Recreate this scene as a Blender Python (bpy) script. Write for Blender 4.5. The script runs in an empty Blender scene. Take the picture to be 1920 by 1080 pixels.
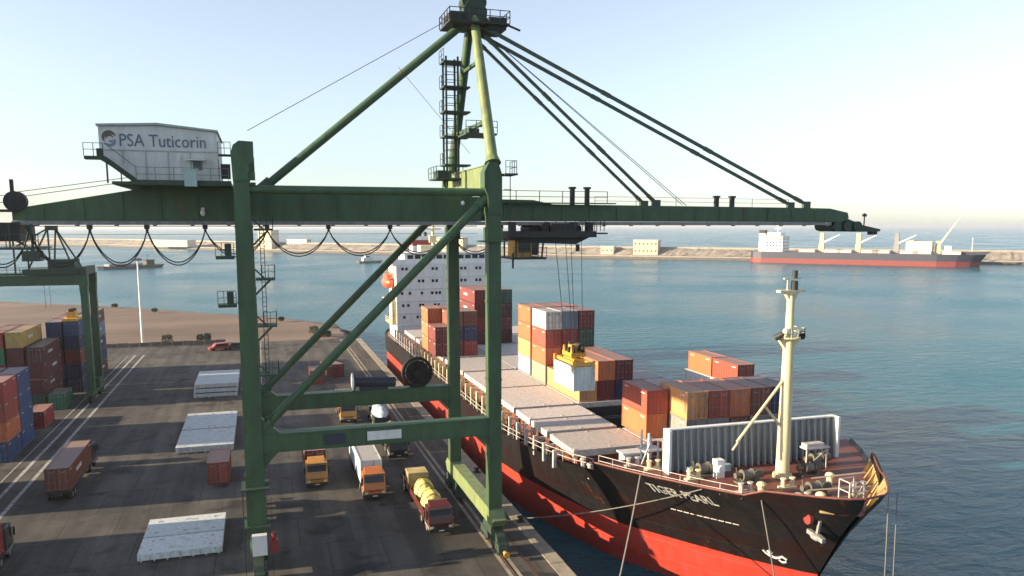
import bpy, math, random
from mathutils import Vector, Matrix
R = math.radians
random.seed(7)
scn = bpy.context.scene
COL = scn.collection

# ------------------------------------------------------------ camera, sky, sun, exposure
CAM_H = 30.0
cam = bpy.data.cameras.new("camera"); camo = bpy.data.objects.new("camera", cam); COL.objects.link(camo)
cam.sensor_width = 36.0; cam.lens = 36.0*1500/1920; cam.shift_y = 100/1920
cam.clip_start = 0.5; cam.clip_end = 60000
PITCH = math.atan((640-424)/1500); YAW = math.atan((960-485)/1500*math.cos(PITCH))
camo.location = (0, 0, CAM_H); camo.rotation_euler = (math.pi/2-PITCH, 0, -YAW)
scn.camera = camo
SUN_EL = 14.5; SUN_AZ = 3.0            # sun stands over -X (landward), a few degrees up the quay
sd = Vector((-math.cos(R(SUN_EL))*math.cos(R(SUN_AZ)), math.cos(R(SUN_EL))*math.sin(R(SUN_AZ)), math.sin(R(SUN_EL))))
w = bpy.data.worlds.new("World"); scn.world = w; w.use_nodes = True
nt = w.node_tree; bg = nt.nodes["Background"]
sky = nt.nodes.new("ShaderNodeTexSky"); sky.sky_type = 'NISHITA'; sky.sun_disc = False
sky.sun_elevation = R(SUN_EL); sky.sun_rotation = math.atan2(sd.x, sd.y)
sky.air_density = 1.0; sky.dust_density = 0.6; sky.ozone_density = 3.2; sky.altitude = 0
hz = nt.nodes.new('ShaderNodeHueSaturation'); hz.inputs['Saturation'].default_value = 0.55   # hazy, washed-out air
nt.links.new(sky.outputs[0], hz.inputs['Color']); nt.links.new(hz.outputs[0], bg.inputs[0]); bg.inputs[1].default_value = 0.098
sl = bpy.data.lights.new("sun", 'SUN'); sl.energy = 5.0; sl.angle = R(0.6); sl.color = (1.0, 0.80, 0.52)
so = bpy.data.objects.new("sun", sl); COL.objects.link(so); so.rotation_euler = (-sd).to_track_quat('-Z', 'Y').to_euler()
so.location = (-200, 0, 120)
vs = scn.view_settings; vs.view_transform = 'Standard'; vs.look = 'None'; vs.gamma = 1.0; vs.use_curve_mapping = False
vs.exposure = 1.5
scn.cycles.use_denoising = True
scn.cycles.max_bounces = 6

# ------------------------------------------------------------ materials
def newmat(name):
    m = bpy.data.materials.new(name); m.use_nodes = True
    return m, m.node_tree.nodes, m.node_tree.links, m.node_tree.nodes["Principled BSDF"]
def paint(name, col, rough=0.55, dirt=0.25, scale=0.6, rust=0.0, metal=0.0, streak=True, spec=0.4, dust=0.0, scuff=None, plates=False):
    """weathered paint: large tone drift, vertical streaks, optional rust spots"""
    m, N, L, b = newmat(name)
    tc = N.new("ShaderNodeTexCoord"); mp = N.new("ShaderNodeMapping")
    L.new(tc.outputs["Object"], mp.inputs[0]); mp.inputs["Scale"].default_value = (scale, scale, scale*(0.25 if streak else 1))
    n1 = N.new("ShaderNodeTexNoise"); n1.inputs["Scale"].default_value = 3.0; n1.inputs["Detail"].default_value = 6; n1.inputs["Roughness"].default_value = 0.65
    L.new(mp.outputs[0], n1.inputs["Vector"])
    oi = N.new("ShaderNodeObjectInfo")
    r1 = N.new("ShaderNodeValToRGB"); r1.color_ramp.elements[0].position = 0.3; r1.color_ramp.elements[1].position = 0.72
    c = Vector(col)
    g = sum(col)/3
    d = tuple(max(0, (x*0.6+g*0.25+0.01)*(1-dirt)) for x in col)
    r1.color_ramp.elements[0].color = (*d, 1); r1.color_ramp.elements[1].color = (*col, 1)
    L.new(n1.outputs[0], r1.inputs[0])
    out = r1.outputs[0]
    hv = N.new("ShaderNodeHueSaturation"); mm = N.new("ShaderNodeMapRange")
    mm.inputs[3].default_value = 0.82; mm.inputs[4].default_value = 1.14
    L.new(oi.outputs["Random"], mm.inputs[0]); L.new(mm.outputs[0], hv.inputs["Value"]); L.new(out, hv.inputs["Color"]); out = hv.outputs[0]
    if rust > 0:
        n2 = N.new("ShaderNodeTexNoise"); n2.inputs["Scale"].default_value = 1.7; n2.inputs["Detail"].default_value = 8; n2.inputs["Roughness"].default_value = 0.72
        L.new(mp.outputs[0], n2.inputs["Vector"])
        r2 = N.new("ShaderNodeValToRGB"); r2.color_ramp.elements[0].position = 0.62-0.1*rust; r2.color_ramp.elements[1].position = 0.74
        L.new(n2.outputs[0], r2.inputs[0])
        mx = N.new("ShaderNodeMix"); mx.data_type = 'RGBA'; mx.inputs["B"].default_value = (0.16, 0.06, 0.025, 1)
        L.new(r2.outputs[0], mx.inputs["Factor"]); L.new(out, mx.inputs["A"]); out = mx.outputs["Result"]
    if scuff:
        mq = N.new("ShaderNodeMapping"); mq.inputs["Scale"].default_value = (0.05, 0.05, 0.22); L.new(tc.outputs["Object"], mq.inputs[0])
        n4 = N.new("ShaderNodeTexNoise"); n4.inputs["Scale"].default_value = 2.2; n4.inputs["Detail"].default_value = 10; n4.inputs["Roughness"].default_value = 0.7; L.new(mq.outputs[0], n4.inputs["Vector"])
        r4 = N.new("ShaderNodeValToRGB"); r4.color_ramp.elements[0].position = 0.46; r4.color_ramp.elements[1].position = 0.66; L.new(n4.outputs[0], r4.inputs[0])
        x4 = N.new("ShaderNodeMix"); x4.data_type = 'RGBA'; x4.inputs["B"].default_value = (*scuff, 1); L.new(r4.outputs[0], x4.inputs["Factor"]); L.new(out, x4.inputs["A"]); out = x4.outputs["Result"]
    if dust > 0:   # settled salt and dust on the level faces
        ge = N.new("ShaderNodeNewGeometry"); sx_ = N.new("ShaderNodeSeparateXYZ"); L.new(ge.outputs["True Normal"], sx_.inputs[0])
        mr = N.new("ShaderNodeMapRange"); mr.inputs[1].default_value = 0.75; mr.inputs[2].default_value = 0.95; mr.inputs[4].default_value = dust; L.new(sx_.outputs[2], mr.inputs[0])
        x5 = N.new("ShaderNodeMix"); x5.data_type = 'RGBA'; x5.inputs["B"].default_value = (0.28, 0.205, 0.18, 1); L.new(mr.outputs[0], x5.inputs["Factor"]); L.new(out, x5.inputs["A"]); out = x5.outputs["Result"]
    L.new(out, b.inputs["Base Color"])
    b.inputs["Roughness"].default_value = rough; b.inputs["Metallic"].default_value = metal; b.inputs["Specular IOR Level"].default_value = spec
    bm = N.new("ShaderNodeBump"); bm.inputs["Strength"].default_value = 0.08; bm.inputs["Distance"].default_value = 0.05
    L.new(n1.outputs[0], bm.inputs["Height"]); L.new(bm.outputs[0], b.inputs["Normal"])
    if plates:   # welded shell plating: strakes and butts, slightly dished between frames
        sp_ = N.new("ShaderNodeSeparateXYZ"); cb = N.new("ShaderNodeCombineXYZ"); L.new(tc.outputs["Object"], sp_.inputs[0]); L.new(sp_.outputs[1], cb.inputs[0]); L.new(sp_.outputs[2], cb.inputs[1])
        bk = N.new("ShaderNodeTexBrick"); bk.inputs["Scale"].default_value = 1; bk.inputs["Brick Width"].default_value = 6.5; bk.inputs["Row Height"].default_value = 1.9; bk.inputs["Mortar Size"].default_value = 0.035; bk.inputs["Mortar Smooth"].default_value = 0.6
        L.new(cb.outputs[0], bk.inputs["Vector"])
        wv = N.new("ShaderNodeTexWave"); wv.inputs["Scale"].default_value = 0.42; wv.inputs["Distortion"].default_value = 0.6; L.new(cb.outputs[0], wv.inputs["Vector"])
        b2 = N.new("ShaderNodeBump"); b2.inputs["Strength"].default_value = 0.5; b2.inputs["Distance"].default_value = 0.04; L.new(bk.outputs["Fac"], b2.inputs["Height"]); L.new(bm.outputs[0], b2.inputs["Normal"])
        b3 = N.new("ShaderNodeBump"); b3.inputs["Strength"].default_value = 0.35; b3.inputs["Distance"].default_value = 0.03; L.new(wv.outputs[0], b3.inputs["Height"]); L.new(b2.outputs[0], b3.inputs["Normal"]); L.new(b3.outputs[0], b.inputs["Normal"])
    return m
M = {}
M['green'] = paint('crane_green_paint', (0.052, 0.118, 0.052), 0.5, 0.35, 0.35, rust=0.25)
M['green_sunlit'] = paint('painted_sunlit_crane_green', (0.19, 0.25, 0.10), 0.5, 0.4, 0.6, rust=0.3)  # sunlight put into the colour: paler, yellower green for the sunlit steel
M['winch'] = paint('greasy_deck_machinery', (0.14, 0.13, 0.10), 0.55, 0.4, 1.5, rust=0.6)
M['breaker'] = paint('grey_wave_breaker', (0.36, 0.39, 0.40), 0.6, 0.25, 0.6, rust=0.15)
M['green_d'] = paint('crane_dark_green_paint', (0.028, 0.064, 0.042), 0.6, 0.3, 0.8, rust=0.2)
M['green_rtg'] = paint('yard_crane_green_paint', (0.03, 0.10, 0.045), 0.5, 0.3, 0.5, rust=0.2)
M['stay'] = paint('stay_dark_green', (0.055, 0.09, 0.062), 0.6, 0.2)
M['grey_steel'] = paint('galvanised_steel', (0.24, 0.24, 0.25), 0.6, 0.35, 1.0)
M['dark_steel'] = paint('dark_machinery', (0.022, 0.026, 0.028), 0.6, 0.3, 1.2, rust=0.2)
M['black'] = paint('black_rubber', (0.012, 0.012, 0.013), 0.75, 0.1)
M['white'] = paint('white_sheet_metal', (0.70, 0.72, 0.72), 0.5, 0.18, 0.5, rust=0.12)
M['white_clean'] = paint('white_paint', (0.78, 0.79, 0.79), 0.5, 0.08, 0.4)
M['cream'] = paint('cream_paint', (0.72, 0.62, 0.36), 0.5, 0.15, 0.6, rust=0.18)
M['teal'] = paint('pale_teal_cabinet', (0.35, 0.52, 0.52), 0.5, 0.15)
M['roofgrey'] = paint('grey_roof_sheet', (0.33, 0.38, 0.37), 0.6, 0.2)
M['letter'] = paint('slate_lettering', (0.10, 0.13, 0.19), 0.6, 0.1)
M['logo_brown'] = paint('logo_brown', (0.16, 0.11, 0.09), 0.6, 0.1)
M['logo_blue'] = paint('logo_blue', (0.14, 0.22, 0.30), 0.6, 0.1)
M['hullblack'] = paint('black_hull_paint', (0.0045, 0.0045, 0.006), 0.42, 0.1, 0.25, rust=0.12, spec=0.22, scuff=(0.018, 0.0055, 0.005), plates=True)
M['hullred'] = paint('red_boot_topping', (0.56, 0.036, 0.016), 0.5, 0.22, 0.3, spec=0.3, scuff=(0.36, 0.03, 0.018), plates=True)
M['deckred'] = paint('red_oxide_deck', (0.20, 0.055, 0.038), 0.6, 0.35, 0.9, streak=False)
M['bulwark'] = paint('ochre_bulwark_lining', (0.46, 0.31, 0.12), 0.6, 0.25, 1.0, rust=0.4)
M['hatch'] = paint('weathered_hatch_cover', (0.58, 0.52, 0.49), 0.7, 0.35, 0.7, rust=0.2, streak=False)
M['hatch_w'] = paint('white_hatch_panel', (0.62, 0.66, 0.67), 0.6, 0.32, 0.9, rust=0.3, streak=False)
M['rope'] = paint('mooring_rope', (0.20, 0.185, 0.17), 0.9, 0.2)
M['orange_boat'] = paint('lifeboat_orange', (0.75, 0.10, 0.035), 0.45, 0.1)
M['yellow'] = paint('machine_yellow', (0.70, 0.36, 0.02), 0.5, 0.3, 1.0, rust=0.3)
M['navy'] = paint('bulk_carrier_navy', (0.030, 0.035, 0.065), 0.5, 0.2)
M['bulkred'] = paint('bulk_carrier_red', (0.26, 0.035, 0.035), 0.6, 0.3)
M['concrete'] = paint('pale_concrete', (0.36, 0.32, 0.275), 0.85, 0.25, 0.05, streak=False)
M['concrete_d'] = paint('tidal_concrete', (0.17, 0.14, 0.12), 0.85, 0.3, 0.08, streak=False)
M['bldg'] = paint('cream_plaster', (0.66, 0.55, 0.40), 0.8, 0.15, 0.1)
M['bldg2'] = paint('pale_plaster', (0.60, 0.60, 0.60), 0.8, 0.2, 0.1)
def flat(name, col, rough=0.5, metal=0):
    m, N, L, b = newmat(name); b.inputs["Base Color"].default_value = (*col, 1); b.inputs["Roughness"].default_value = rough; b.inputs["Metallic"].default_value = metal
    return m
M['glass'] = flat('dark_window_glass', (0.012, 0.016, 0.02), 0.12)
M['lamp'] = flat('headlamp_lens', (0.6, 0.6, 0.55), 0.2)
M['cord'] = flat('black_cable', (0.01, 0.01, 0.011), 0.6)
CC = {  # container colours
 'red': (0.36, 0.030, 0.026), 'brick red': (0.40, 0.060, 0.034), 'orange': (0.60, 0.150, 0.040), 'dark red': (0.19, 0.020, 0.022),
 'maroon': (0.11, 0.018, 0.022), 'brown': (0.22, 0.060, 0.035), 'tan orange': (0.70, 0.30, 0.10), 'navy blue': (0.016, 0.028, 0.11),
 'blue': (0.022, 0.075, 0.21), 'steel blue': (0.16, 0.26, 0.36), 'dark green': (0.02, 0.075, 0.055), 'green': (0.02, 0.18, 0.09),
 'pale green': (0.30, 0.36, 0.22), 'grey': (0.30, 0.30, 0.29), 'white': (0.72, 0.74, 0.72), 'yellow': (0.50, 0.33, 0.07), 'lilac blue': (0.28, 0.32, 0.50), 'pale blue': (0.62, 0.74, 0.78)}
MC = {k: paint('container_'+k.replace(' ', '_'), v, 0.55, 0.28, 0.5, rust=0.3, dust=0.7) for k, v in CC.items()}
CAB = {k: paint('truck_'+k, v, 0.35, 0.2, 1.0, spec=0.5) for k, v in {'orange': (0.62, 0.16, 0.02), 'amber': (0.60, 0.27, 0.03), 'maroon': (0.11, 0.018, 0.018), 'dark': (0.03, 0.032, 0.035), 'red': (0.34, 0.03, 0.025), 'white': (0.6, 0.6, 0.58)}.items()}

def ground_mat():
    m, N, L, b = newmat('worn_asphalt_apron')
    tc = N.new("ShaderNodeTexCoord")
    n1 = N.new("ShaderNodeTexNoise"); n1.inputs["Scale"].default_value = 0.05; n1.inputs["Detail"].default_value = 9; n1.inputs["Roughness"].default_value = 0.68
    n2 = N.new("ShaderNodeTexNoise"); n2.inputs["Scale"].default_value = 0.9; n2.inputs["Detail"].default_value = 6
    mp = N.new("ShaderNodeMapping"); mp.inputs["Scale"].default_value = (0.6, 0.035, 1)   # tyre tracks run along the quay
    n3 = N.new("ShaderNodeTexNoise"); n3.inputs["Scale"].default_value = 1.0; n3.inputs["Detail"].default_value = 4
    L.new(tc.outputs["Object"], n1.inputs["Vector"]); L.new(tc.outputs["Object"], n2.inputs["Vector"])
    L.new(tc.outputs["Object"], mp.inputs[0]); L.new(mp.outputs[0], n3.inputs["Vector"])
    r = N.new("ShaderNodeValToRGB"); e = r.color_ramp.elements
    e[0].position = 0.32; e[0].color = (0.050, 0.049, 0.051, 1); e[1].position = 0.68; e[1].color = (0.140, 0.124, 0.112, 1)
    L.new(n1.outputs[0], r.inputs[0])
    r3 = N.new("ShaderNodeValToRGB"); r3.color_ramp.elements[0].position = 0.38; r3.color_ramp.elements[0].color = (0.55, 0.55, 0.56, 1); r3.color_ramp.elements[1].position = 0.6; r3.color_ramp.elements[1].color = (1, 1, 1, 1)
    L.new(n3.outputs[0], r3.inputs[0])
    mx = N.new("ShaderNodeMix"); mx.data_type = 'RGBA'; mx.blend_type = 'MULTIPLY'; mx.inputs["Factor"].default_value = 0.75
    L.new(r.outputs[0], mx.inputs["A"]); L.new(r3.outputs[0], mx.inputs["B"])
    r2 = N.new("ShaderNodeValToRGB"); r2.color_ramp.elements[0].color = (0.7, 0.7, 0.7, 1); r2.color_ramp.elements[1].color = (1.15, 1.15, 1.15, 1)
    L.new(n2.outputs[0], r2.inputs[0])
    m2 = N.new("ShaderNodeMix"); m2.data_type = 'RGBA'; m2.blend_type = 'MULTIPLY'; m2.inputs["Factor"].default_value = 0.6
    L.new(mx.outputs["Result"], m2.inputs["A"]); L.new(r2.outputs[0], m2.inputs["B"])
    bk = N.new("ShaderNodeTexBrick"); bk.offset = 0.5; bk.inputs["Scale"].default_value = 1.0; bk.inputs["Brick Width"].default_value = 5.0; bk.inputs["Row Height"].default_value = 7.5; bk.inputs["Mortar Size"].default_value = 0.06; bk.inputs["Mortar Smooth"].default_value = 0.3
    bk.inputs["Color1"].default_value = (0.86, 0.86, 0.87, 1); bk.inputs["Color2"].default_value = (1.12, 1.10, 1.06, 1); bk.inputs["Mortar"].default_value = (0.45, 0.44, 0.43, 1)
    L.new(tc.outputs["Object"], bk.inputs["Vector"])
    m3 = N.new("ShaderNodeMix"); m3.data_type = 'RGBA'; m3.blend_type = 'MULTIPLY'; m3.inputs["Factor"].default_value = 0.8
    L.new(m2.outputs["Result"], m3.inputs["A"]); L.new(bk.outputs["Color"], m3.inputs["B"])
    n5 = N.new("ShaderNodeTexNoise"); n5.inputs["Scale"].default_value = 0.22; n5.inputs["Detail"].default_value = 3; n5.inputs["Distortion"].default_value = 0.8; L.new(tc.outputs["Object"], n5.inputs["Vector"])
    r5 = N.new("ShaderNodeValToRGB"); r5.color_ramp.elements[0].position = 0.30; r5.color_ramp.elements[0].color = (0.35, 0.35, 0.36, 1); r5.color_ramp.elements[1].position = 0.44; r5.color_ramp.elements[1].color = (1, 1, 1, 1); L.new(n5.outputs[0], r5.inputs[0])
    m4 = N.new("ShaderNodeMix"); m4.data_type = 'RGBA'; m4.blend_type = 'MULTIPLY'; m4.inputs["Factor"].default_value = 0.9
    L.new(m3.outputs["Result"], m4.inputs["A"]); L.new(r5.outputs[0], m4.inputs["B"])
    L.new(m4.outputs["Result"], b.inputs["Base Color"]); b.inputs["Roughness"].default_value = 0.85; b.inputs["Specular IOR Level"].default_value = 0.25
    bp = N.new("ShaderNodeBump"); bp.inputs["Strength"].default_value = 0.25; bp.inputs["Distance"].default_value = 0.03
    L.new(n2.outputs[0], bp.inputs["Height"]); L.new(bp.outputs[0], b.inputs["Normal"])
    return m
def noise2(name, c0, c1, scale, rough=0.9, aniso=(1, 1, 1), bump=0.3):
    m, N, L, b = newmat(name)
    tc = N.new("ShaderNodeTexCoord"); mp = N.new("ShaderNodeMapping"); mp.inputs["Scale"].default_value = aniso
    n1 = N.new("ShaderNodeTexNoise"); n1.inputs["Scale"].default_value = scale; n1.inputs["Detail"].default_value = 9; n1.inputs["Roughness"].default_value = 0.65
    L.new(tc.outputs["Object"], mp.inputs[0]); L.new(mp.outputs[0], n1.inputs["Vector"])
    r = N.new("ShaderNodeValToRGB"); r.color_ramp.elements[0].position = 0.33; r.color_ramp.elements[1].position = 0.67
    r.color_ramp.elements[0].color = (*c0, 1); r.color_ramp.elements[1].color = (*c1, 1)
    L.new(n1.outputs[0], r.inputs[0]); L.new(r.outputs[0], b.inputs["Base Color"]); b.inputs["Roughness"].default_value = rough
    bp = N.new("ShaderNodeBump"); bp.inputs["Strength"].default_value = bump; bp.inputs["Distance"].default_value = 0.2
    L.new(n1.outputs[0], bp.inputs["Height"]); L.new(bp.outputs[0], b.inputs["Normal"])
    return m
M['asphalt'] = ground_mat()
M['earth'] = noise2('bare_reclaimed_earth', (0.105, 0.070, 0.054), (0.20, 0.135, 0.10), 0.035, 0.95, (0.35, 1, 1))
M['coping'] = noise2('quay_coping_concrete', (0.17, 0.145, 0.115), (0.34, 0.29, 0.23), 0.5, 0.9)
M['line'] = noise2('worn_white_line_paint', (0.16, 0.16, 0.155), (0.46, 0.46, 0.45), 1.3, 0.8)
M['yline'] = noise2('worn_yellow_line_paint', (0.20, 0.15, 0.06), (0.40, 0.30, 0.10), 1.3, 0.8)
M['rail'] = noise2('rusty_crane_rail', (0.035, 0.022, 0.018), (0.10, 0.055, 0.035), 2.0, 0.7)
M['rock'] = noise2('breakwater_rock', (0.13, 0.115, 0.105), (0.30, 0.265, 0.235), 0.12, 0.95, (1, 1, 1), 0.8)
M['leaf'] = noise2('dusty_leaves', (0.018, 0.030, 0.012), (0.05, 0.07, 0.028), 2.0, 0.8)
M['tarp_y'] = noise2('yellow_tarpaulin', (0.48, 0.38, 0.10), (0.72, 0.62, 0.26), 0.8, 0.7, (1, 1, 1), 0.7)
M['tarp_b'] = noise2('blue_white_tarpaulin', (0.10, 0.20, 0.42), (0.62, 0.70, 0.76), 0.9, 0.6, (1, 1, 1), 0.7)
M['tarp_t'] = noise2('tan_tarpaulin', (0.26, 0.19, 0.08), (0.50, 0.40, 0.18), 0.8, 0.75, (1, 1, 1), 0.7)
def sea_mat():
    m, N, L, b = newmat('harbour_water')
    tc = N.new("ShaderNodeTexCoord")
    mp = N.new("ShaderNodeMapping"); mp.inputs["Rotation"].default_value = (0, 0, R(25)); mp.inputs["Scale"].default_value = (0.8, 1.5, 1)
    L.new(tc.outputs["Object"], mp.inputs[0])
    n1 = N.new("ShaderNodeTexNoise"); n1.inputs["Scale"].default_value = 0.22; n1.inputs["Detail"].default_value = 8; n1.inputs["Roughness"].default_value = 0.62; n1.inputs["Distortion"].default_value = 0.4
    n2 = N.new("ShaderNodeTexNoise"); n2.inputs["Scale"].default_value = 0.012; n2.inputs["Detail"].default_value = 4
    L.new(mp.outputs[0], n1.inputs["Vector"]); L.new(tc.outputs["Object"], n2.inputs["Vector"])
    bp = N.new("ShaderNodeBump"); bp.inputs["Strength"].default_value = 1.0; bp.inputs["Distance"].default_value = 1.2
    L.new(n1.outputs[0], bp.inputs["Height"]); L.new(bp.outputs[0], b.inputs["Normal"])
    r = N.new("ShaderNodeValToRGB"); r.color_ramp.elements[0].position = 0.35; r.color_ramp.elements[1].position = 0.65
    r.color_ramp.elements[0].color = (0.005, 0.082, 0.122, 1); r.color_ramp.elements[1].color = (0.009, 0.108, 0.146, 1)
    L.new(n2.outputs[0], r.inputs[0]); L.new(r.outputs[0], b.inputs["Base Color"])
    rr = N.new("ShaderNodeMapRange"); rr.inputs[1].default_value = 0.35; rr.inputs[2].default_value = 0.65; rr.inputs[3].default_value = 0.14; rr.inputs[4].default_value = 0.30
    L.new(n2.outputs[0], rr.inputs[0]); L.new(rr.outputs[0], b.inputs["Roughness"]); b.inputs["IOR"].default_value = 1.33; b.inputs["Specular IOR Level"].default_value = 0.30
    return m
M['sea'] = sea_mat()

# ------------------------------------------------------------ mesh helpers
class MB:
    def __init__(s): s.v = []; s.f = []; s.m = []; s.mi = 0; s.smooth = False
    def add(s, vs, fs):
        o = len(s.v); s.v += [tuple(v) for v in vs]; s.f += [tuple(i+o for i in f) for f in fs]; s.m += [s.mi]*len(fs); return s
    def box(s, x0, x1, y0, y1, z0, z1):
        if x0 > x1: x0, x1 = x1, x0
        if y0 > y1: y0, y1 = y1, y0
        if z0 > z1: z0, z1 = z1, z0
        return s.add([(x0,y0,z0),(x1,y0,z0),(x1,y1,z0),(x0,y1,z0),(x0,y0,z1),(x1,y0,z1),(x1,y1,z1),(x0,y1,z1)],
                     [(3,2,1,0),(4,5,6,7),(0,1,5,4),(1,2,6,5),(2,3,7,6),(3,0,4,7)])
    def beam(s, p, q, w, h=None, w2=None, h2=None):
        """box from p to q; w across (horizontal), h the other way; can taper"""
        h = w if h is None else h; w2 = w if w2 is None else w2; h2 = h if h2 is None else h2
        p = Vector(p); q = Vector(q); d = (q-p).normalized()
        up = Vector((0,0,1)) if abs(d.z) < 0.98 else Vector((0,1,0))
        a = d.cross(up).normalized(); b = a.cross(d).normalized()
        vs = []
        for c, ww, hh in ((p, w, h), (q, w2, h2)):
            vs += [c-a*ww/2-b*hh/2, c+a*ww/2-b*hh/2, c+a*ww/2+b*hh/2, c-a*ww/2+b*hh/2]
        return s.add(vs, [(0,1,2,3),(7,6,5,4),(4,5,1,0),(5,6,2,1),(6,7,3,2),(7,4,0,3)])
    def tube(s, p, q, r, n=8, r2=None, cap=True):
        r2 = r if r2 is None else r2
        p = Vector(p); q = Vector(q); d = (q-p).normalized()
        up = Vector((0,0,1)) if abs(d.z) < 0.9 else Vector((1,0,0))
        a = d.cross(up).normalized(); b = a.cross(d)
        vs = []
        for c, rr in ((p, r), (q, r2)):
            for i in range(n):
                t = 2*math.pi*i/n; vs.append(c+(a*math.cos(t)+b*math.sin(t))*rr)
        fs = [(i, i+n, (i+1) % n+n, (i+1) % n) for i in range(n)]
        if cap: fs += [tuple(range(n)), tuple(range(2*n-1, n-1, -1))]
        return s.add(vs, fs)
    def path(s, pts, r, n=5):
        pts = [Vector(p) for p in pts]; vs = []
        for i, p in enumerate(pts):
            d = (pts[min(i+1, len(pts)-1)]-pts[max(i-1, 0)]).normalized()
            up = Vector((0,0,1)) if abs(d.z) < 0.9 else Vector((0,1,0))
            a = d.cross(up).normalized(); b = a.cross(d)
            for k in range(n):
                t = 2*math.pi*k/n; vs.append(p+(a*math.cos(t)+b*math.sin(t))*r)
        fs = []
        for i in range(len(pts)-1):
            for k in range(n):
                fs.append((i*n+k, (i+1)*n+k, (i+1)*n+(k+1) % n, i*n+(k+1) % n))
        return s.add(vs, fs)
    def prism(s, prof, axis, a0, a1):
        """closed profile of (u,v) pairs extruded along axis; axis x: (y,z)  y: (x,z)  z: (x,y)"""
        def P(u, v, t): return {'x': (t, u, v), 'y': (u, t, v), 'z': (u, v, t)}[axis]
        n = len(prof)
        vs = [P(u, v, a0) for u, v in prof]+[P(u, v, a1) for u, v in prof]
        fs = [(i, (i+1) % n, (i+1) % n+n, i+n) for i in range(n)]+[tuple(range(n-1, -1, -1)), tuple(range(n, 2*n))]
        return s.add(vs, fs)
    def disc(s, c, axis, r, t, n=20, r_in=0.0):
        c = Vector(c); A = {'x': Vector((1,0,0)), 'y': Vector((0,1,0)), 'z': Vector((0,0,1))}[axis]
        return s.tube(c-A*t/2, c+A*t/2, r, n)
    def ring(s, c, axis, R_, r, n=24, k=6):
        c = Vector(c); ax = 'xyz'.index(axis); u, v = [(1,2),(0,2),(0,1)][ax]
        vs = []
        for i in range(n):
            t = 2*math.pi*i/n
            for j in range(k):
                q = 2*math.pi*j/k; rr = R_+r*math.cos(q); p = [0,0,0]; p[u] = rr*math.cos(t); p[v] = rr*math.sin(t); p[ax] = r*math.sin(q)
                vs.append(c+Vector(p))
        fs = [(i*k+j, ((i+1) % n)*k+j, ((i+1) % n)*k+(j+1) % k, i*k+(j+1) % k) for i in range(n) for j in range(k)]
        return s.add(vs, fs)
    def ell(s, c, rx, ry, rz, n=12, m=8, rng=None, jit=0, zmin=-1):
        vs = []; fs = []
        for i in range(m+1):
            ph = math.pi*i/m
            for j in range(n):
                t = 2*math.pi*j/n; k = 1+(rng.uniform(-jit, jit) if rng else 0)
                zz = max(zmin, math.cos(ph)*k)
                vs.append((c[0]+rx*math.sin(ph)*math.cos(t)*k, c[1]+ry*math.sin(ph)*math.sin(t)*k, c[2]+rz*zz))
        for i in range(m):
            for j in range(n):
                fs.append((i*n+j, (i+1)*n+j, (i+1)*n+(j+1) % n, i*n+(j+1) % n))
        return s.add(vs, fs)
    def rail(s, pts, h=1.1, sp=1.6, t=0.06):
        pts = [Vector(p) for p in pts]
        for a, b in zip(pts, pts[1:]):
            L = (b-a).length; n = max(1, round(L/sp))
            for i in range(n+1):
                p = a.lerp(b, i/n); s.beam(p, p+Vector((0,0,h)), t)
            for z in (h, h*0.5): s.beam(a+Vector((0,0,z)), b+Vector((0,0,z)), t*0.9)
        return s
    def build(s, name, mat, parent=None, world=True, smooth=False):
        me = bpy.data.meshes.new(name)
        off = Vector((0,0,0))
        if parent is not None and world:
            q = parent
            while q is not None: off += q.location; q = q.parent
        me.from_pydata([tuple(Vector(v)-off) for v in s.v], [], s.f); me.update()
        for mm in (mat if isinstance(mat, (list, tuple)) else [mat]): me.materials.append(mm)
        if any(s.m): me.polygons.foreach_set('material_index', s.m)
        import bmesh
        bm = bmesh.new(); bm.from_mesh(me); bmesh.ops.recalc_face_normals(bm, faces=bm.faces); bm.to_mesh(me); bm.free()
        if smooth:
            me.polygons.foreach_set('use_smooth', [True]*len(me.polygons))
            try: me.set_sharp_from_angle(angle=R(40))
            except Exception: pass
        o = bpy.data.objects.new(name, me); COL.objects.link(o)
        if parent is not None: o.parent = parent
        return o
def tag(o, label=None, cat=None, group=None, kind=None):
    if label: o['label'] = label
    if cat: o['category'] = cat
    if group: o['group'] = group
    if kind: o['kind'] = kind
    return o
def thing(name, label, cat, loc=(0,0,0), rz=0, group=None):
    o = bpy.data.objects.new(name, None); COL.objects.link(o); o.location = loc; o.rotation_euler = (0,0,rz); o.empty_display_size = 1
    return tag(o, label, cat, group)
def copy_tree(o, parent=None):
    c = o.copy(); COL.objects.link(c); c.parent = parent
    for ch in list(o.children): copy_tree(ch, c)
    return c
def text_mesh(name, body, size, mat, parent, loc, rot, sx=1.0, extrude=0.01, shear=0.0):
    cu = bpy.data.curves.new(name, 'FONT'); cu.body = body; cu.size = size; cu.extrude = extrude; cu.shear = shear; cu.resolution_u = 3
    t = bpy.data.objects.new(name+'_src', cu); COL.objects.link(t)
    dg = bpy.context.evaluated_depsgraph_get(); dg.update()
    me = bpy.data.meshes.new_from_object(t.evaluated_get(dg)); bpy.data.objects.remove(t); bpy.data.curves.remove(cu)
    me.materials.clear(); me.materials.append(mat)
    o = bpy.data.objects.new(name, me); COL.objects.link(o); o.parent = parent
    o.location = Vector(loc)-(parent.location if parent else Vector()); o.rotation_euler = rot; o.scale = (sx, 1, 1)
    return o
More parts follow.
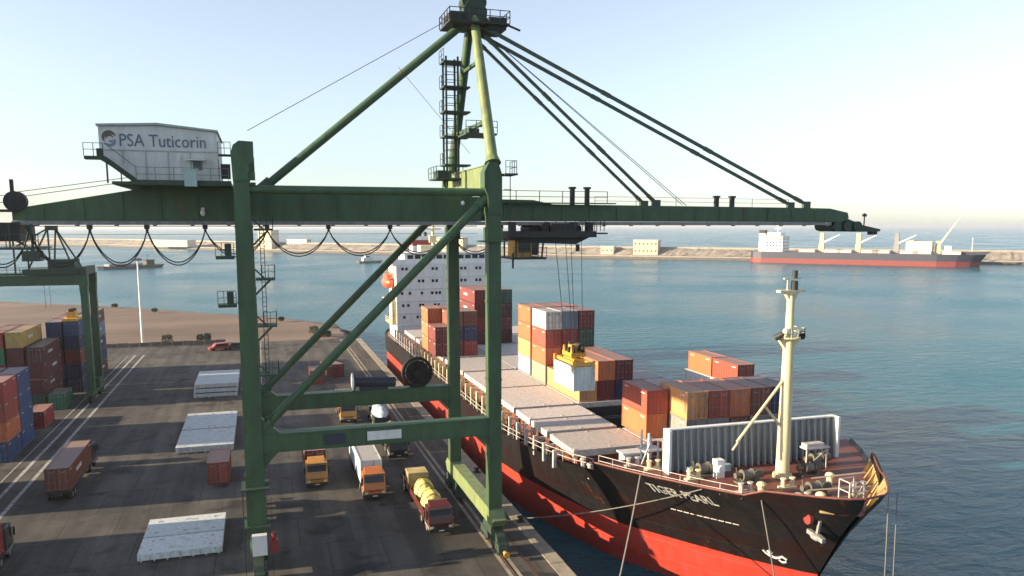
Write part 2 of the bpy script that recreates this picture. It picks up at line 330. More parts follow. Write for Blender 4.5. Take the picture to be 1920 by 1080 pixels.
# ------------------------------------------------------------ setting: sea, quay, earth, breakwater
SEA_Z = -3.5
mb = MB(); n = 64
mb.add([(0,0,SEA_Z)]+[(45000*math.cos(2*math.pi*i/n), 45000*math.sin(2*math.pi*i/n), SEA_Z) for i in range(n)], [(0, i+1, (i+1) % n+1) for i in range(n)])
tag(mb.build('sea', M['sea']), kind='structure')
mb = MB(); mb.box(-160, 23.6, -60, 217.3, -9, 0)
quay = tag(mb.build('quay', M['asphalt']), kind='structure')
mb = MB(); mb.box(23.6, 25.0, -60, 217.3, -9, -0.35); mb.build('quay_wall', M['concrete_d'], quay)
slab = MB(); slab.box(23.62, 25.0, 0.02, 3.98, -0.35, 0.06)
slab0 = slab.build('coping_block', M['coping'], quay)
for i in range(44):
    c = slab0 if i == 0 else slab0.copy()
    if i: COL.objects.link(c); c.parent = quay
    c.location = (random.uniform(-.015, .015), 40+i*4.0, random.uniform(-.02, .02))
# crane rails set in dark channels, painted lane lines
for X in (20.0, -1.2):
    m = MB(); m.box(X-.55, X+.55, -60, 217.2, 0.0, 0.004); m.build('rail_bed', M['coping'], quay)
    m = MB(); m.box(X-.20, X+.20, -60, 217.2, 0.004, 0.010); m.build('rail_channel', M['rail'], quay)
    m = MB(); m.box(X-.05, X+.05, -60, 217.2, 0.010, 0.05); m.build('crane_rail', M['rail'], quay)
m = MB(); m.box(21.6, 21.95, -60, 217.2, 0, 0.012); m.build('cable_slot', M['rail'], quay)
for X, wd in ((-27.0, .42), (-28.9, .42), (-30.4, .16)):
    m = MB(); m.box(X-wd/2, X+wd/2, -60, 203, 0, 0.006); m.build('lane_line', M['line'], quay)
# bare earth behind the quay's end, sloping into the harbour
pts = [(-260, 217.3), (25, 217.3), (24, 246), (12, 268), (-11, 297), (-59, 350), (-107, 391), (-260, 470)]
m = MB(); rim = []
NY = 14
rows = []
rg = random.Random(3)
def shore_y(x):
    xs = [(-260, 470), (-107, 391), (-59, 350), (-11, 297), (12, 268), (24, 246), (30, 226)]
    for (a, b), (c, d) in zip(xs, xs[1:]):
        if a <= x <= c: return b+(d-b)*(x-a)/(c-a)
    return 226
NX = 60
vs = []; fs = []
for i in range(NX+1):
    x = -260+(286)*i/NX; ys = shore_y(min(x, 29.9))
    for j in range(NY+1):
        t = j/NY; y = 217.3+(ys+6-217.3)*t
        z = -0.05+rg.uniform(-.15, .15) if t < 0.9 else -0.05-(t-.9)/.1*5.0
        if j == 0: z = -0.02
        if x > 22 and t < .9: z = -0.3-(x-22)*1.0
        vs.append((x+rg.uniform(-.6, .6)*(j > 0), y+rg.uniform(-1, 1)*(0 < j < NY), z))
for i in range(NX):
    for j in range(NY): fs.append((i*(NY+1)+j, (i+1)*(NY+1)+j, (i+1)*(NY+1)+j+1, i*(NY+1)+j+1))
m.add(vs, fs); tag(m.build('earth_bank', M['earth'], smooth=True), kind='structure')

# breakwater far across the harbour: quay face, rubble mound, crest wall
BW = [(-1500, 2700), (-800, 2000), (-244, 1486), (8, 1100), (220, 885), (410, 712), (625, 535), (760, 430), (1000, 230)]
def offs(k, d):
    a = Vector(BW[max(k-1, 0)]); b = Vector(BW[min(k+1, len(BW)-1)]); t = (b-a).normalized(); n_ = Vector((-t.y, t.x))
    if n_.y < 0: n_ = -n_
    return Vector(BW[k])+n_*d
def strip(prof, name, mat, parent=None, jit=0, sub=1):
    rows = []
    seq = []
    for k in range(len(BW)-1):
        for s_ in range(sub): seq.append((k, s_/sub))
    seq.append((len(BW)-2, 1.0))
    rr = random.Random(5); vs = []; fs = []
    for k, t in seq:
        for d, z in prof:
            p = offs(k, d).lerp(offs(k+1, d), t); vs.append((p.x, p.y, z+rr.uniform(-jit, jit)))
    q = len(prof)
    for i in range(len(seq)-1):
        for j in range(q-1): fs.append((i*q+j, (i+1)*q+j, (i+1)*q+j+1, i*q+j+1))
    mm = MB(); mm.add(vs, fs); return mm.build(name, mat, parent)
bw = thing('breakwater', 'long pale stone breakwater across the harbour', 'breakwater', (0, 0, SEA_Z))
strip([(2, -6), (2, -1.2)], 'quay_face', M['concrete_d'], bw)
strip([(2, -1.2), (9, -1.15), (9, -.2), (26, -.1)], 'roadway', M['concrete'], bw)
strip([(26, -.1), (34, 4.4), (40, 6.4), (46, 7.0), (60, 3.0), (90, -6)], 'rock_mound', M['rock'], bw, jit=0.7, sub=60)
strip([(40, 6.2), (40, 8.3), (41.5, 8.3), (41.5, 6.2)], 'crest_wall', M['concrete'], bw)
def far_building(x, y, wx, wy, h, z0, rz, label, mat, roof=True, storeys=2):
    t = thing('harbour_building', label, 'building', (x, y, z0), rz, 'buildings on the breakwater')
    m = MB(); m.box(-wx/2, wx/2, -wy/2, wy/2, 0, h); m.build('wall', mat, t, world=False)
    m = MB(); m.box(-wx/2-.6, wx/2+.6, -wy/2-.6, wy/2+.6, h, h+.7); m.build('roof', M['bldg2'], t, world=False)
    nwin = max(2, int(wx/4))
    for s_ in range(storeys):
        for i in range(nwin):
            cx = -wx/2+(i+.5)*wx/nwin; z = h*(s_+.45)/storeys
            m = MB(); m.box(cx-.8, cx+.8, -wy/2-.12, -wy/2+.05, z, z+1.4); m.build('window', M['glass'], t, world=False)
    return t
A = -math.atan2(0.72, 0.69)+math.pi*0   # facade follows the breakwater
far_building(392, 772, 26, 14, 15, 0, R(-40), 'cream two storey building on the breakwater in mid picture', M['bldg'])
far_building(360, 800, 14, 10, 8, 0, R(-40), 'small cream shed left of the two storey breakwater building', M['bldg'], storeys=1)
far_building(218, 935, 36, 14, 16, 0, R(-40), 'cream block on the breakwater beside the crane trolley', M['bldg'])
far_building(12, 1140, 22, 16, 24, 0, R(-40), 'tall cream tower house on the breakwater behind the crane leg', M['bldg'], storeys=4)
far_building(50, 1120, 34, 10, 12, 0, R(-40), 'dark roofed shed beside the breakwater tower house', M['bldg2'], storeys=1)
far_building(-395, 1150, 40, 24, 34, 0, R(-30), 'tallest pale block at far left behind the yard crane', M['bldg2'], storeys=5)
far_building(-120, 1290, 70, 16, 9, 0, R(-44), 'long low tan shed on the breakwater left of the crane leg', M['bldg'], storeys=1)

# ------------------------------------------------------------ main quay crane
XL, XW, YN, YF, YC = -1.2, 20.0, 69.5, 85.4, 77.5
cr = thing('quay_crane', 'tall green ship to shore gantry crane straddling the truck lanes', 'crane', (9.4, 77.5, 0))
G, GD = M['green'], M['green_d']
def legpost(x, y, ztop, wx0, wx1, wy=1.5):
    m = MB(); m.beam((x, y, 3.4), (x, y, ztop), wx0, wy, wx1, wy)
    # beam() puts w across: make sure w lies along X
    return m
def post(name, x, y, z0, z1, w0, w1, d0, d1, mat=None):
    m = MB()
    m.add([(x-w0/2,y-d0/2,z0),(x+w0/2,y-d0/2,z0),(x+w0/2,y+d0/2,z0),(x-w0/2,y+d0/2,z0),(x-w1/2,y-d1/2,z1),(x+w1/2,y-d1/2,z1),(x+w1/2,y+d1/2,z1),(x-w1/2,y+d1/2,z1)],
          [(3,2,1,0),(4,5,6,7),(0,1,5,4),(1,2,6,5),(2,3,7,6),(3,0,4,7)])
    # splice flanges and stiffener bands
    for z in [z0+(z1-z0)*k for k in (.18, .42, .66, .86)]:
        k = (z-z0)/(z1-z0); w = w0+(w1-w0)*k; d = d0+(d1-d0)*k
        m.box(x-w/2-.05, x+w/2+.05, y-d/2-.05, y+d/2+.05, z-.07, z+.07)
    return m.build(name, mat or G, cr)
for y in (YN, YF):
    post('leg', XL, y, 3.6, 34.2, 1.6, 1.2, 1.4, 1.2)
    post('leg', XW, y, 3.6, 33.4, 1.2, 1.12, 1.3, 1.2)
    # swollen leg head on the landside, haunched node on the waterside
    m = MB(); m.prism([(XL-.62, 33.6), (XL+.55, 33.6), (XL+.6, 34.9), (XL+1.05, 35.2), (XL+1.05, 36.7), (XL-.05, 36.75), (XL-.5, 36.4), (XL-.7, 35.8)], 'y', y-.7, y+.7)
    m.box(XL+.6, XL+1.1, y-.5, y+.5, 33.7, 34.3); m.build('leg_head', G, cr)
    m = MB(); m.prism([(XW-.62, 31.0), (XW+.66, 31.0), (XW+.66, 34.5), (XW+.3, 35.6), (XW-.5, 35.6), (XW-.95, 34.7), (XW-.95, 33.4), (XW-.62, 32.6)], 'y', y-.7, y+.7)
    m.build('leg_node', G, cr)
    m = MB(); m.box(XW-1.25, XW+1.05, y-1.0, y+1.0, 28.6, 28.72); m.box(XW-.7, XW+.7, y-.75, y+.75, 28.72, 29.9); m.build('leg_collar', G, cr)
    # portal beam, tie beam, diagonal brace
    m = MB(); m.box(XL+.65, XW-.56, y-.55, y+.55, 11.05, 12.5); m.box(XL+.65, XW-.56, y-.65, y+.65, 12.5, 12.58); m.box(XL+.65, XW-.56, y-.65, y+.65, 10.97, 11.05)
    for X_ in (3.5, 8.0, 12.5): m.box(X_-.12, X_+.12, y-.6, y+.6, 11.05, 12.5)
    m.prism([(XL+.65, 12.58), (XL+2.2, 12.58), (XL+.65, 14.0)], 'y', y-.45, y+.45); m.prism([(XL+.65, 10.97), (XL+.65, 9.4), (XL+2.0, 10.97)], 'y', y-.45, y+.45); m.prism([(XW-.56, 10.97), (XW-1.7, 10.97), (XW-.56, 9.8)], 'y', y-.45, y+.45)
    m.build('portal_beam', G, cr)
    m = MB(); m.tube((XL+.5, y, 32.95), (XW-.6, y, 32.95), .36, 16); m.build('tie_beam', G, cr, smooth=True)
    m = MB(); m.tube((XL+1.0, y, 13.1), (XW-.9, y, 32.2), .38, 16); m.tube((XL+.55, y, 12.66), (XL+1.5, y, 13.6), .5, 16); m.tube((XW-1.4, y, 31.7), (XW-.6, y, 32.5), .46, 16); m.build('diagonal_brace', G, cr, smooth=True)
m = MB(); m.box(8.3, 11.3, YN-.68, YN-.63, 11.4, 12.2); m.build('white_board', M['white_clean'], cr)
m = MB(); m.box(4.6, 6.4, YN-.67, YN-.63, 11.3, 12.2); m.build('black_board', M['navy'], cr)
# cross beams along the quay
for X, z0, z1, wd, mt in ((XW, 33.4, 35.3, 1.2, M['green_sunlit']), (XL, 31.3, 32.9, 1.2, G)):
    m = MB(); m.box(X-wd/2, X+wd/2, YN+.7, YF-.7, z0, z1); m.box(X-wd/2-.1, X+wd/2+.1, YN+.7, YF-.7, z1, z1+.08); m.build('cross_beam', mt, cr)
# sill beams, equalisers, bogies
for X in (XW, XL):
    m = MB(); m.prism([(YN-2.0, 3.2), (YN-1.3, 2.4), (YF+1.3, 2.4), (YF+2.0, 3.2), (YF+1.1, 3.9), (YN-1.1, 3.9)], 'x', X-.62, X+.62); m.build('sill_beam', M['green_sunlit'] if X == XW else G, cr)
    for y in (YN, YF):
        m = MB(); m.prism([(y-2.6, 1.25), (y+2.6, 1.25), (y+2.4, 1.8), (y+.6, 2.6), (y-.6, 2.6), (y-2.4, 1.8)], 'x', X-.4, X+.4); eq = m.build('equaliser', GD, cr)
        for yy in (y-1.9, y+1.9):
            m = MB(); m.prism([(yy-1.35, .55), (yy+1.35, .55), (yy+1.1, 1.3), (yy-1.1, 1.3)], 'x', X-.45, X+.45); m.box(X+.45, X+.75, yy-.4, yy+.4, .6, 1.1); bo = m.build('bogie', GD, cr)
            for q in (yy-.75, yy+.75):
                m = MB(); m.disc((X, q, .40), 'x', .36, .26, 16); m.disc((X, q, .40), 'x', .16, .98, 10); m.build('wheel', M['dark_steel'], bo)
        m = MB(); s_ = -1 if y == YN else 1
        m.tube((X, y+s_*3.5, .75), (X, y+s_*4.1, .75), .18, 10); m.disc((X, y+s_*4.15, .75), 'y', .3, .12, 12); m.build('buffer', M['yellow'], cr)
# main girder with its tapering tail, boom
GY0, GY1 = 75.8, 79.2
m = MB(); m.prism([(-19.3, 30.45), (20.6, 30.45), (20.6, 32.6), (18.0, 33.25), (-8.5, 33.35), (-19.3, 31.4)], 'y', GY0, GY1)
for X in range(-17, 20, 3): m.box(X-.06, X+.06, GY0-.09, GY0, 30.5, (31.4+(X+19.3)*.178) if X < -8.5 else 33.2)
m.build('girder', G, cr)
m = MB(); m.box(-19.3, 61.0, GY0-.35, GY0+.35, 30.1, 30.43); m.box(-19.3, 61.0, GY1-.35, GY1+.35, 30.1, 30.43)
for k in range(27): X = -17.5+k*3; m.box(X-.15, X+.15, GY0-.42, GY0-.1, 30.0, 30.42)
m.build('trolley_track', M['grey_steel'], cr)
m = MB(); m.prism([(21.2, 30.5), (62.6, 30.45), (63.6, 30.9), (63.4, 31.5), (61.0, 31.95), (57.5, 32.0), (28.0, 32.15), (26.0, 32.55), (21.2, 32.6)], 'y', GY0, GY1)
for X in range(23, 62, 3): m.box(X-.06, X+.06, GY0-.08, GY0, 30.55, 31.9)
m.build('boom', G, cr)
m = MB()
for y in (GY0+.3, GY1-.3):
    m.prism([(20.0, 31.1), (21.9, 30.6), (22.2, 31.6), (21.9, 32.9), (20.6, 32.9)], 'y', y-.2, y+.2)
m.disc((21.0, YC, 32.0), 'y', .35, 3.9, 12); m.build('boom_hinge', GD, cr)
m = MB(); m.prism([(61.3, 30.45), (62.0, 29.4), (66.0, 29.35), (68.4, 29.4), (68.4, 29.65), (66.0, 30.1), (63.6, 30.9)], 'y', GY0+.4, GY1-.4)
for X in (62.2, 63.6, 65.0): m.disc((X, YC, 30.0), 'y', .55, 3.3, 14)
m.build('boom_tip', GD, cr)
m = MB(); m.beam((67.2, YC, 29.6), (67.2, YC, 31.5), .10); m.box(67.0, 67.4, YC-.15, YC+.15, 31.1, 31.4); m.box(68.0, 68.9, YC-.3, YC+.3, 29.0, 29.4); m.build('tip_lamp_post', M['dark_steel'], cr)
# walkway, posts and rails on the boom
m = MB()
m.box(21.5, 34.5, GY0-.9, GY0-.1, 32.2, 32.3); m.rail([(21.5, GY0-.9, 32.3), (33.5, GY0-.9, 32.3)], 1.1, 2.4); m.rail([(34, GY1, 32.2), (58, GY1, 32.1)], .9, 4.8, .04)
m.build('boom_walkway', GD, cr)
for X in (30.2, 31.8, 46.7, 48.6):
    m = MB(); hh = 1.7 if X < 40 else 1.0
    m.box(X-.2, X+.2, GY0+.1, GY0+.5, 32.0, 32.1+hh); m.box(X-.32, X+.32, GY0+.05, GY0+.55, 32.0+hh, 32.2+hh); m.build('rope_support', M['dark_steel'], cr)
# A-frame, apex head, stays
AP = Vector((20.3, YC, 50.0))
for y in (YN, YF):
    p = Vector((XW, y, 35.5)); q = Vector((20.3, YC+(-.75 if y == YN else .75), 49.5))
    m = MB(); m.tube(p, q, .52, 16, .42); m.tube(p, p.lerp(q, .04), .75, 16, .55); m.build('mast_leg', M['green_sunlit'] if y == YN else G, cr, smooth=True)
m = MB(); m.beam((20.1, 71.5, 39.4), (20.1, 83.4, 39.4), .35); m.beam((20.2, 74.6, 45.2), (20.2, 80.3, 45.2), .3); m.build('mast_crosspiece', G, cr)
m = MB(); m.prism([(19.3, 48.6), (21.4, 48.6), (21.5, 50.2), (20.9, 51.2), (19.8, 51.2), (19.2, 50.2)], 'y', YC-1.1, YC+1.1)
for dx in (-.4, .5): m.disc((20.3+dx, YC, 51.0), 'y', .75, 1.5, 16)
m.build('apex_head', GD, cr)
m = MB(); m.box(17.6, 23.4, YC-2.2, YC+2.2, 48.75, 48.9); m.rail([(17.6, YC-2.2, 48.9), (23.4, YC-2.2, 48.9), (23.4, YC+2.2, 48.9), (17.6, YC+2.2, 48.9), (17.6, YC-2.2, 48.9)], 1.1, 1.0, .07)
m.box(17.8, 19.2, YC-1.6, YC+1.2, 48.9, 49.8); m.box(21.5, 23.2, YC-1.7, YC+1.5, 48.4, 49.5); m.beam((23.3, YC-1, 49.1), (24.8, YC-1, 48.6), .16); m.build('apex_platform', M['dark_steel'], cr)
m = MB(); m.tube((19.6, YC, 49.2), (.3, YC, 33.2), .38, 12); m.tube((1.3, YC, 34.0), (.0, YC, 32.9), .6, 12); m.build('backstay', G, cr, smooth=True)
for y in (76.1, 78.9):
    for X, zt, tt in ((58.0, 48.6, .17), (39.5, 47.8, .15)):
        p = Vector((21.2, YC+(y-YC)*.9, zt)); q = Vector((X, y, 32.4))
        m = MB(); m.beam(p, q, tt*1.3, tt*1.9)
        for k in (.02, .34, .66, .97): c = p.lerp(q, k); dd = (q-p).normalized(); m.beam(c-dd*.5, c+dd*.5, tt*1.7, tt*2.3)
        m.box(X-.4, X+.5, y-.18, y+.18, 31.9, 32.7); m.build('forestay', M['stay'], cr)
m = MB()
for y, X in ((77.0, 43.2), (78.0, 44.2)): m.beam((21, YC, 48.8), (X, y, 32.2), .05)
m.beam((19.6, YC-.8, 50.2), (-.6, YC-.8, 38.4), .05); m.beam((13.0, YC-.8, 44.6), (20.0, YC, 37.0), .03)
m.beam((-9.5, 74.5, 33.8), (-19.0, 75.5, 32.3), .05); m.beam((-9.5, 75.5, 34.2), (-19.0, 76.5, 32.8), .05); m.build('hoist_rope', M['cord'], cr)
# ladder tower on the landward side of the mast
m = MB(); X0, X1, Y0_, Y1_ = 18.3, 19.5, 80.2, 81.6
for x in (X0, X1):
    for y in (Y0_, Y1_): m.beam((x, y, 34.0), (x, y, 46.6), .18)
for z in [34.6+k*.75 for k in range(16)]: m.beam((X0, Y0_, z), (X1, Y0_, z), .06); m.beam((X0, Y1_, z), (X1, Y1_, z), .06)
m.build('ladder_tower', GD, cr)
for z in (36.0, 38.8, 41.2, 43.6, 46.0):
    m = MB(); m.box(X0-.3, X1+1.2, Y0_-.3, Y1_+.3, z, z+.16); m.rail([(X0-.3, Y0_-.3, z+.16), (X0-.3, Y1_+.3, z+.16)], 1.1, .9, .05); m.build('ladder_landing', GD, cr)
m = MB(); m.box(16.9, 19.6, 78.8, 82.6, 34.6, 34.75); m.rail([(16.9, 78.8, 34.75), (16.9, 82.6, 34.75)], 1.1, 1.2, .06); m.rail([(16.9, 78.8, 34.75), (19.6, 78.8, 34.75)], 1.1, 1.2, .06); m.box(17.2, 18.6, 79.5, 81.5, 34.75, 35.5); m.build('mast_foot_platform', GD, cr)
m = MB(); m.box(18.6, 21.6, 73.5, 76.8, 38.4, 38.55); m.rail([(18.6, 73.5, 38.55), (21.6, 73.5, 38.55)], 1.1, .9, .06); m.box(19.0, 20.0, 74, 76, 38.55, 39.0); m.build('mast_platform', GD, cr); m = MB(); m.rail([(20.9, 68.5, 34.6), (21.9, 68.5, 34.6), (21.9, 70.5, 34.6)], 1.1, .7, .05); m.box(20.8, 22.0, 68.4, 70.6, 34.45, 34.6)
for z in (30.2, 31.2, 32.2, 33.2): m.beam((20.8, 68.8, z), (21.5, 68.8, z), .06)
m.beam((21.4, 68.8, 29), (21.4, 68.8, 34.5), .06); m.build('leg_landing', GD, cr)
# machinery house
HX0, HX1, HY0, HY1 = -12.0, -3.05, 73.0, 82.5
hs = MB(); hs.prism([(HX0, 36.15), (HX1, 36.15), (HX1, 37.75), (-7.6, 38.15), (HX0, 37.95)], 'y', HY0, HY1); hs.prism([(-9.6, 33.75), (HX1, 33.75), (HX1, 36.1), (HX0, 36.1), (HX0, 35.3)], 'y', HY0+.02, HY1-.02)
house = hs.build('machinery_house', M['white'], cr)
m = MB(); m.prism([(HX0-.12, 37.97), (-7.6, 38.17), (HX1+.12, 37.77), (HX1+.12, 37.92), (-7.6, 38.36), (HX0-.12, 38.14)], 'y', HY0-.2, HY1+.2); m.build('roof', M['roofgrey'], house)
m = MB(); m.box(HX0, HX1, HY0-.04, HY0, 36.08, 36.17)
for X in (-10.3, -8.6, -6.9, -5.2): m.box(X-.03, X+.03, HY0-.03, HY0+.02, 33.8 if X > -9.4 else 35.0, 36.08)
m.build('panel_joint', M['roofgrey'], house)
m = MB(); m.box(-5.0, -4.3, HY0-.05, HY0+.02, 34.65, 35.35); m.build('window', M['glass'], house)
m = MB(); m.prism([(HY0-.02, 35.55), (HY0-.7, 35.42), (HY0-.7, 35.36), (HY0-.02, 35.46)], 'x', -5.5, -4.0); m.build('awning', M['roofgrey'], house)
m = MB(); m.box(HX1, HX1+.03, 74.2, 75.2, 33.8, 35.7); m.build('door', M['roofgrey'], house)
text_mesh('lettering', 'PSA Tuticorin', 1.42, M['letter'], cr, (-10.55, HY0-.03, 36.45), (R(90), 0, 0), sx=0.83)
m = MB(); c0 = Vector((-11.25, HY0-.02, 36.95))
def arc(cx, cz, r0, r1, a0, a1, y, n=10):
    vs = []; fs = []
    for i in range(n+1):
        t = R(a0+(a1-a0)*i/n); k = math.sin(math.pi*i/n)**.6
        rm = (r0+r1)/2; hw = (r1-r0)/2*max(.15, k)
        for rr in (rm-hw, rm+hw):
            for yy in (y, y-.015): vs.append((cx+rr*math.cos(t), yy, cz+rr*math.sin(t)))
    for i in range(n):
        o = i*4; fs += [(o+1, o+5, o+7, o+3), (o, o+2, o+6, o+4), (o, o+4, o+5, o+1), (o+2, o+3, o+7, o+6)]
    return vs, fs
for a in ((.32, .62, 20, 215), (.16, .34, 10, 190)): m.add(*arc(-11.2, 37.05, *a, HY0-.01))
m.build('logo_mark', M['logo_brown'], cr)
m = MB(); m.add(*arc(-11.2, 36.9, .3, .52, 205, 375, HY0-.01)); m.add(*arc(-11.1, 36.95, .08, .24, 200, 360, HY0-.012)); m.build('logo_mark', M['logo_blue'], cr)
# house deck, stairs, rails, cabinet
m = MB(); m.box(-11.0, -2.0, HY0-1.6, HY1+1.0, 33.3, 33.55); m.box(-9.0, -2.0, HY0-1.6, HY0-1.5, 33.55, 33.7); m.build('house_deck', GD, cr)
m = MB(); m.rail([(-9.2, HY0-1.55, 33.6), (-2.2, HY0-1.55, 33.6)], 1.1, 1.3, .05); m.build('deck_railing', M['grey_steel'], cr)
m = MB(); m.prism([(-9.6, 33.6), (-9.0, 33.6), (-11.4, 35.5), (-12.9, 35.5), (-12.9, 35.25), (-11.7, 35.25)], 'y', HY0-1.5, HY0-.6)
m.rail([(-12.9, HY0-1.5, 35.5), (-11.5, HY0-1.5, 35.5)], 1.0, .7, .05); m.beam((-11.4, HY0-1.5, 36.5), (-9.2, HY0-1.5, 34.7), .05); m.beam((-11.3, HY0-1.5, 35.2), (-11.3, HY0-1.5, 33.4), .12); m.beam((-10.3, HY0-1.5, 34.4), (-10.3, HY0-1.5, 33.4), .08); m.box(-12.0, -11.6, HY0-1.4, HY0-1.0, 35.5, 36.1); m.build('outside_stair', GD, cr)
m = MB(); m.box(-5.6, -4.65, HY0-1.95, HY0-1.35, 33.2, 34.5); m.box(-5.75, -4.5, HY0-2.0, HY0-1.3, 34.5, 34.6); m.build('cabinet', M['teal'], cr)
m = MB(); m.box(HX1+.05, -2.0, HY0, HY0+1.4, 35.9, 36.0); m.box(HX1+.2, -2.1, HY0+.2, HY0+1.2, 34.0, 35.2); m.rail([(HX1+.05, HY0, 36.0), (-2.0, HY0, 36.0)], 1.0, .6, .05); m.build('house_gangway', M['dark_steel'], cr)
m = MB(); m.ell((-4.6, GY0-.2, 31.15), .22, .12, .30, 10, 6); m.box(-4.75, -4.45, GY0-.15, GY0, 31.0, 31.6); m.build('flood_lamp', M['lamp'], cr)
m = MB(); m.ell((17.1, YN-.55, 32.0), .17, .12, .2, 10, 6); m.build('flood_lamp', M['lamp'], cr)
# tail machinery
m = MB(); m.disc((-19.0, YC-1.5, 32.0), 'y', .85, .7, 20); m.beam((-19.2, YC-1.5, 32.4), (-19.2, YC-1.5, 33.8), .25); m.box(-20.6, -18.7, 75.2, 80, 28.8, 30.3); m.box(-21.2, -18.9, 75, 80.2, 31.2, 31.35); m.rail([(-21.2, 75, 31.35), (-19.2, 75, 31.35)], 1.1, .9)
m.build('tail_machinery', M['dark_steel'], cr)
m = MB(); m.box(-21.5, -17.6, 74.4, 80.5, 28.1, 28.25); m.rail([(-21.5, 74.4, 28.25), (-17.6, 74.4, 28.25), (-17.6, 76, 28.25)], 1.1, 1.0); m.beam((-17.7, 74.5, 28.1), (-17.7, 74.5, 30.2), .14); m.beam((-19.3, 74.5, 28.1), (-19.3, 74.5, 30.2), .1); m.build('tail_platform', GD, cr)
# festoon cables under the girder
FX = [-22.2, -18.0, -13.5, -9.1, -4.45, .7, 6.05, 11.65, 17.3, 22.4]
m = MB()
for X in FX[1:]: m.box(X-.2, X+.2, 74.9, 75.3, 29.75, 30.1); m.box(X-.1, X+.1, 74.95, 75.25, 29.55, 29.75)
m.build('festoon_carrier', M['dark_steel'], cr)
for i, (a, b) in enumerate(zip(FX, FX[1:])):
    sag = 3.0 if b < 0 else 2.35
    for dy, ds in ((0, 0), (.12, -.25)):
        pts = []
        for k in range(17):
            t = k/16; pts.append((a+(b-a)*t, 75.0+dy, 29.65-(sag+ds)*(4*t*(1-t))**.8))
        m = MB(); m.path(pts, .055, 6); m.build('festoon_cable', M['cord'], cr)
m = MB(); m.beam((-18, 75.1, 30.0), (20, 75.1, 30.0), .07); m.beam((-18, 75.0, 29.3), (20, 75.0, 29.3), .03); m.build('festoon_track', M['dark_steel'], cr)
# landside leg: ladder, bracket platforms
m = MB(); 
for dx in (0, .5): m.beam((XL+1.25+dx*.6, YN-.35, 13.2), (XL+1.25+dx*.6, YN-.35, 30.0), .06)
for k in range(42): m.beam((XL+1.25, YN-.35, 13.4+k*.4), (XL+1.55, YN-.35, 13.4+k*.4), .04)
m.build('leg_ladder', GD, cr)
for z in (17.8, 21.9, 25.75, 29.8):
    m = MB(); m.box(XL+.8, XL+2.3, YN-1.0, YN+.7, z-.16, z); m.beam((XL+.75, YN-.7, z-1.3), (XL+1.9, YN-.7, z-.15), .16); m.beam((XL+.75, YN-.7, z+.75), (XL+1.5, YN-.7, z), .12)
    m.rail([(XL+1.3, YN-1.0, z), (XL+2.3, YN-1.0, z), (XL+2.3, YN+.7, z)], 1.1, .5, .045); m.build('leg_platform', GD, cr)
for z in (23.7, 27.6):
    m = MB(); m.box(XL-2.2, XL-.8, YN-.9, YN+.6, z-.25, z); m.rail([(XL-2.2, YN-.9, z), (XL-.8, YN-.9, z)], 1.1, .5, .045); m.box(XL-1.5, XL-1.0, YN-.7, YN, z, z+1.0); m.build('leg_platform', GD, cr)
# cable reel and drums on the far portal beam
m = MB(); c = Vector((15.9, YF-.2, 14.15)); m.ring(c, 'y', 1.55, .16, 32); m.ring(c+Vector((0, .6, 0)), 'y', 1.55, .16, 32); m.disc(c+Vector((0, .3, 0)), 'y', 1.3, .5, 28); m.disc(c+Vector((0, .1, 0)), 'y', .4, 1.2, 16)
for k in range(12): t = math.pi*k/6; m.beam(c+Vector((0, -.12, 0)), c+Vector((1.55*math.cos(t), -.12, 1.55*math.sin(t))), .1)
m.box(15.4, 16.4, YF-.4, YF+.6, 12.58, 13.0); m.build('cable_reel', M['black'], cr)
m = MB(); m.tube((9.0, YF-.3, 13.55), (13.4, YF-.3, 13.3), .55, 16); m.disc((9.0, YF-.3, 13.55), 'x', .95, .15, 20); m.box(9.6, 12.6, YF-.6, YF+.3, 12.58, 13.0); m.build('cable_drum', M['navy'], cr)
m = MB(); m.disc((8.85, YF-.3, 13.55), 'x', .97, .12, 20); m.build('drum_flange', M['white'], cr)
# leg foot equipment
m = MB(); m.box(XL-.45, XL+.75, YN-2.1, YN-1.5, 2.55, 4.3); m.build('electrical_cabinet', M['white_clean'], cr)
m = MB(); m.box(XL+.95, XL+1.65, YN-1.4, YN-.7, 2.4, 3.5); m.tube((XL+1.3, YN-1.0, 3.5), (XL+1.3, YN-1.0, 4.1), .2, 10); m.build('hose_box', CAB['red'], cr)
m = MB(); m.box(XL-1.15, XL+1.15, YN-1.3, YN+1.3, 7.98, 8.1); m.build('foot_platform', GD, cr); m = MB(); m.box(XL-1.1, XL+1.1, YN-1.1, YN+1.1, 4.6, 4.72); m.build('foot_landing', GD, cr)
m = MB()
for dx in (-1.05,): m.beam((XL+dx, YN-1.2, .6), (XL+dx, YN-1.2, 8), .06); m.beam((XL+dx, YN-.8, .6), (XL+dx, YN-.8, 8), .06)
for k in range(14): m.beam((XL-1.05, YN-1.2, .9+k*.5), (XL-1.05, YN-.8, .9+k*.5), .05)
m.build('foot_ladder', GD, cr)
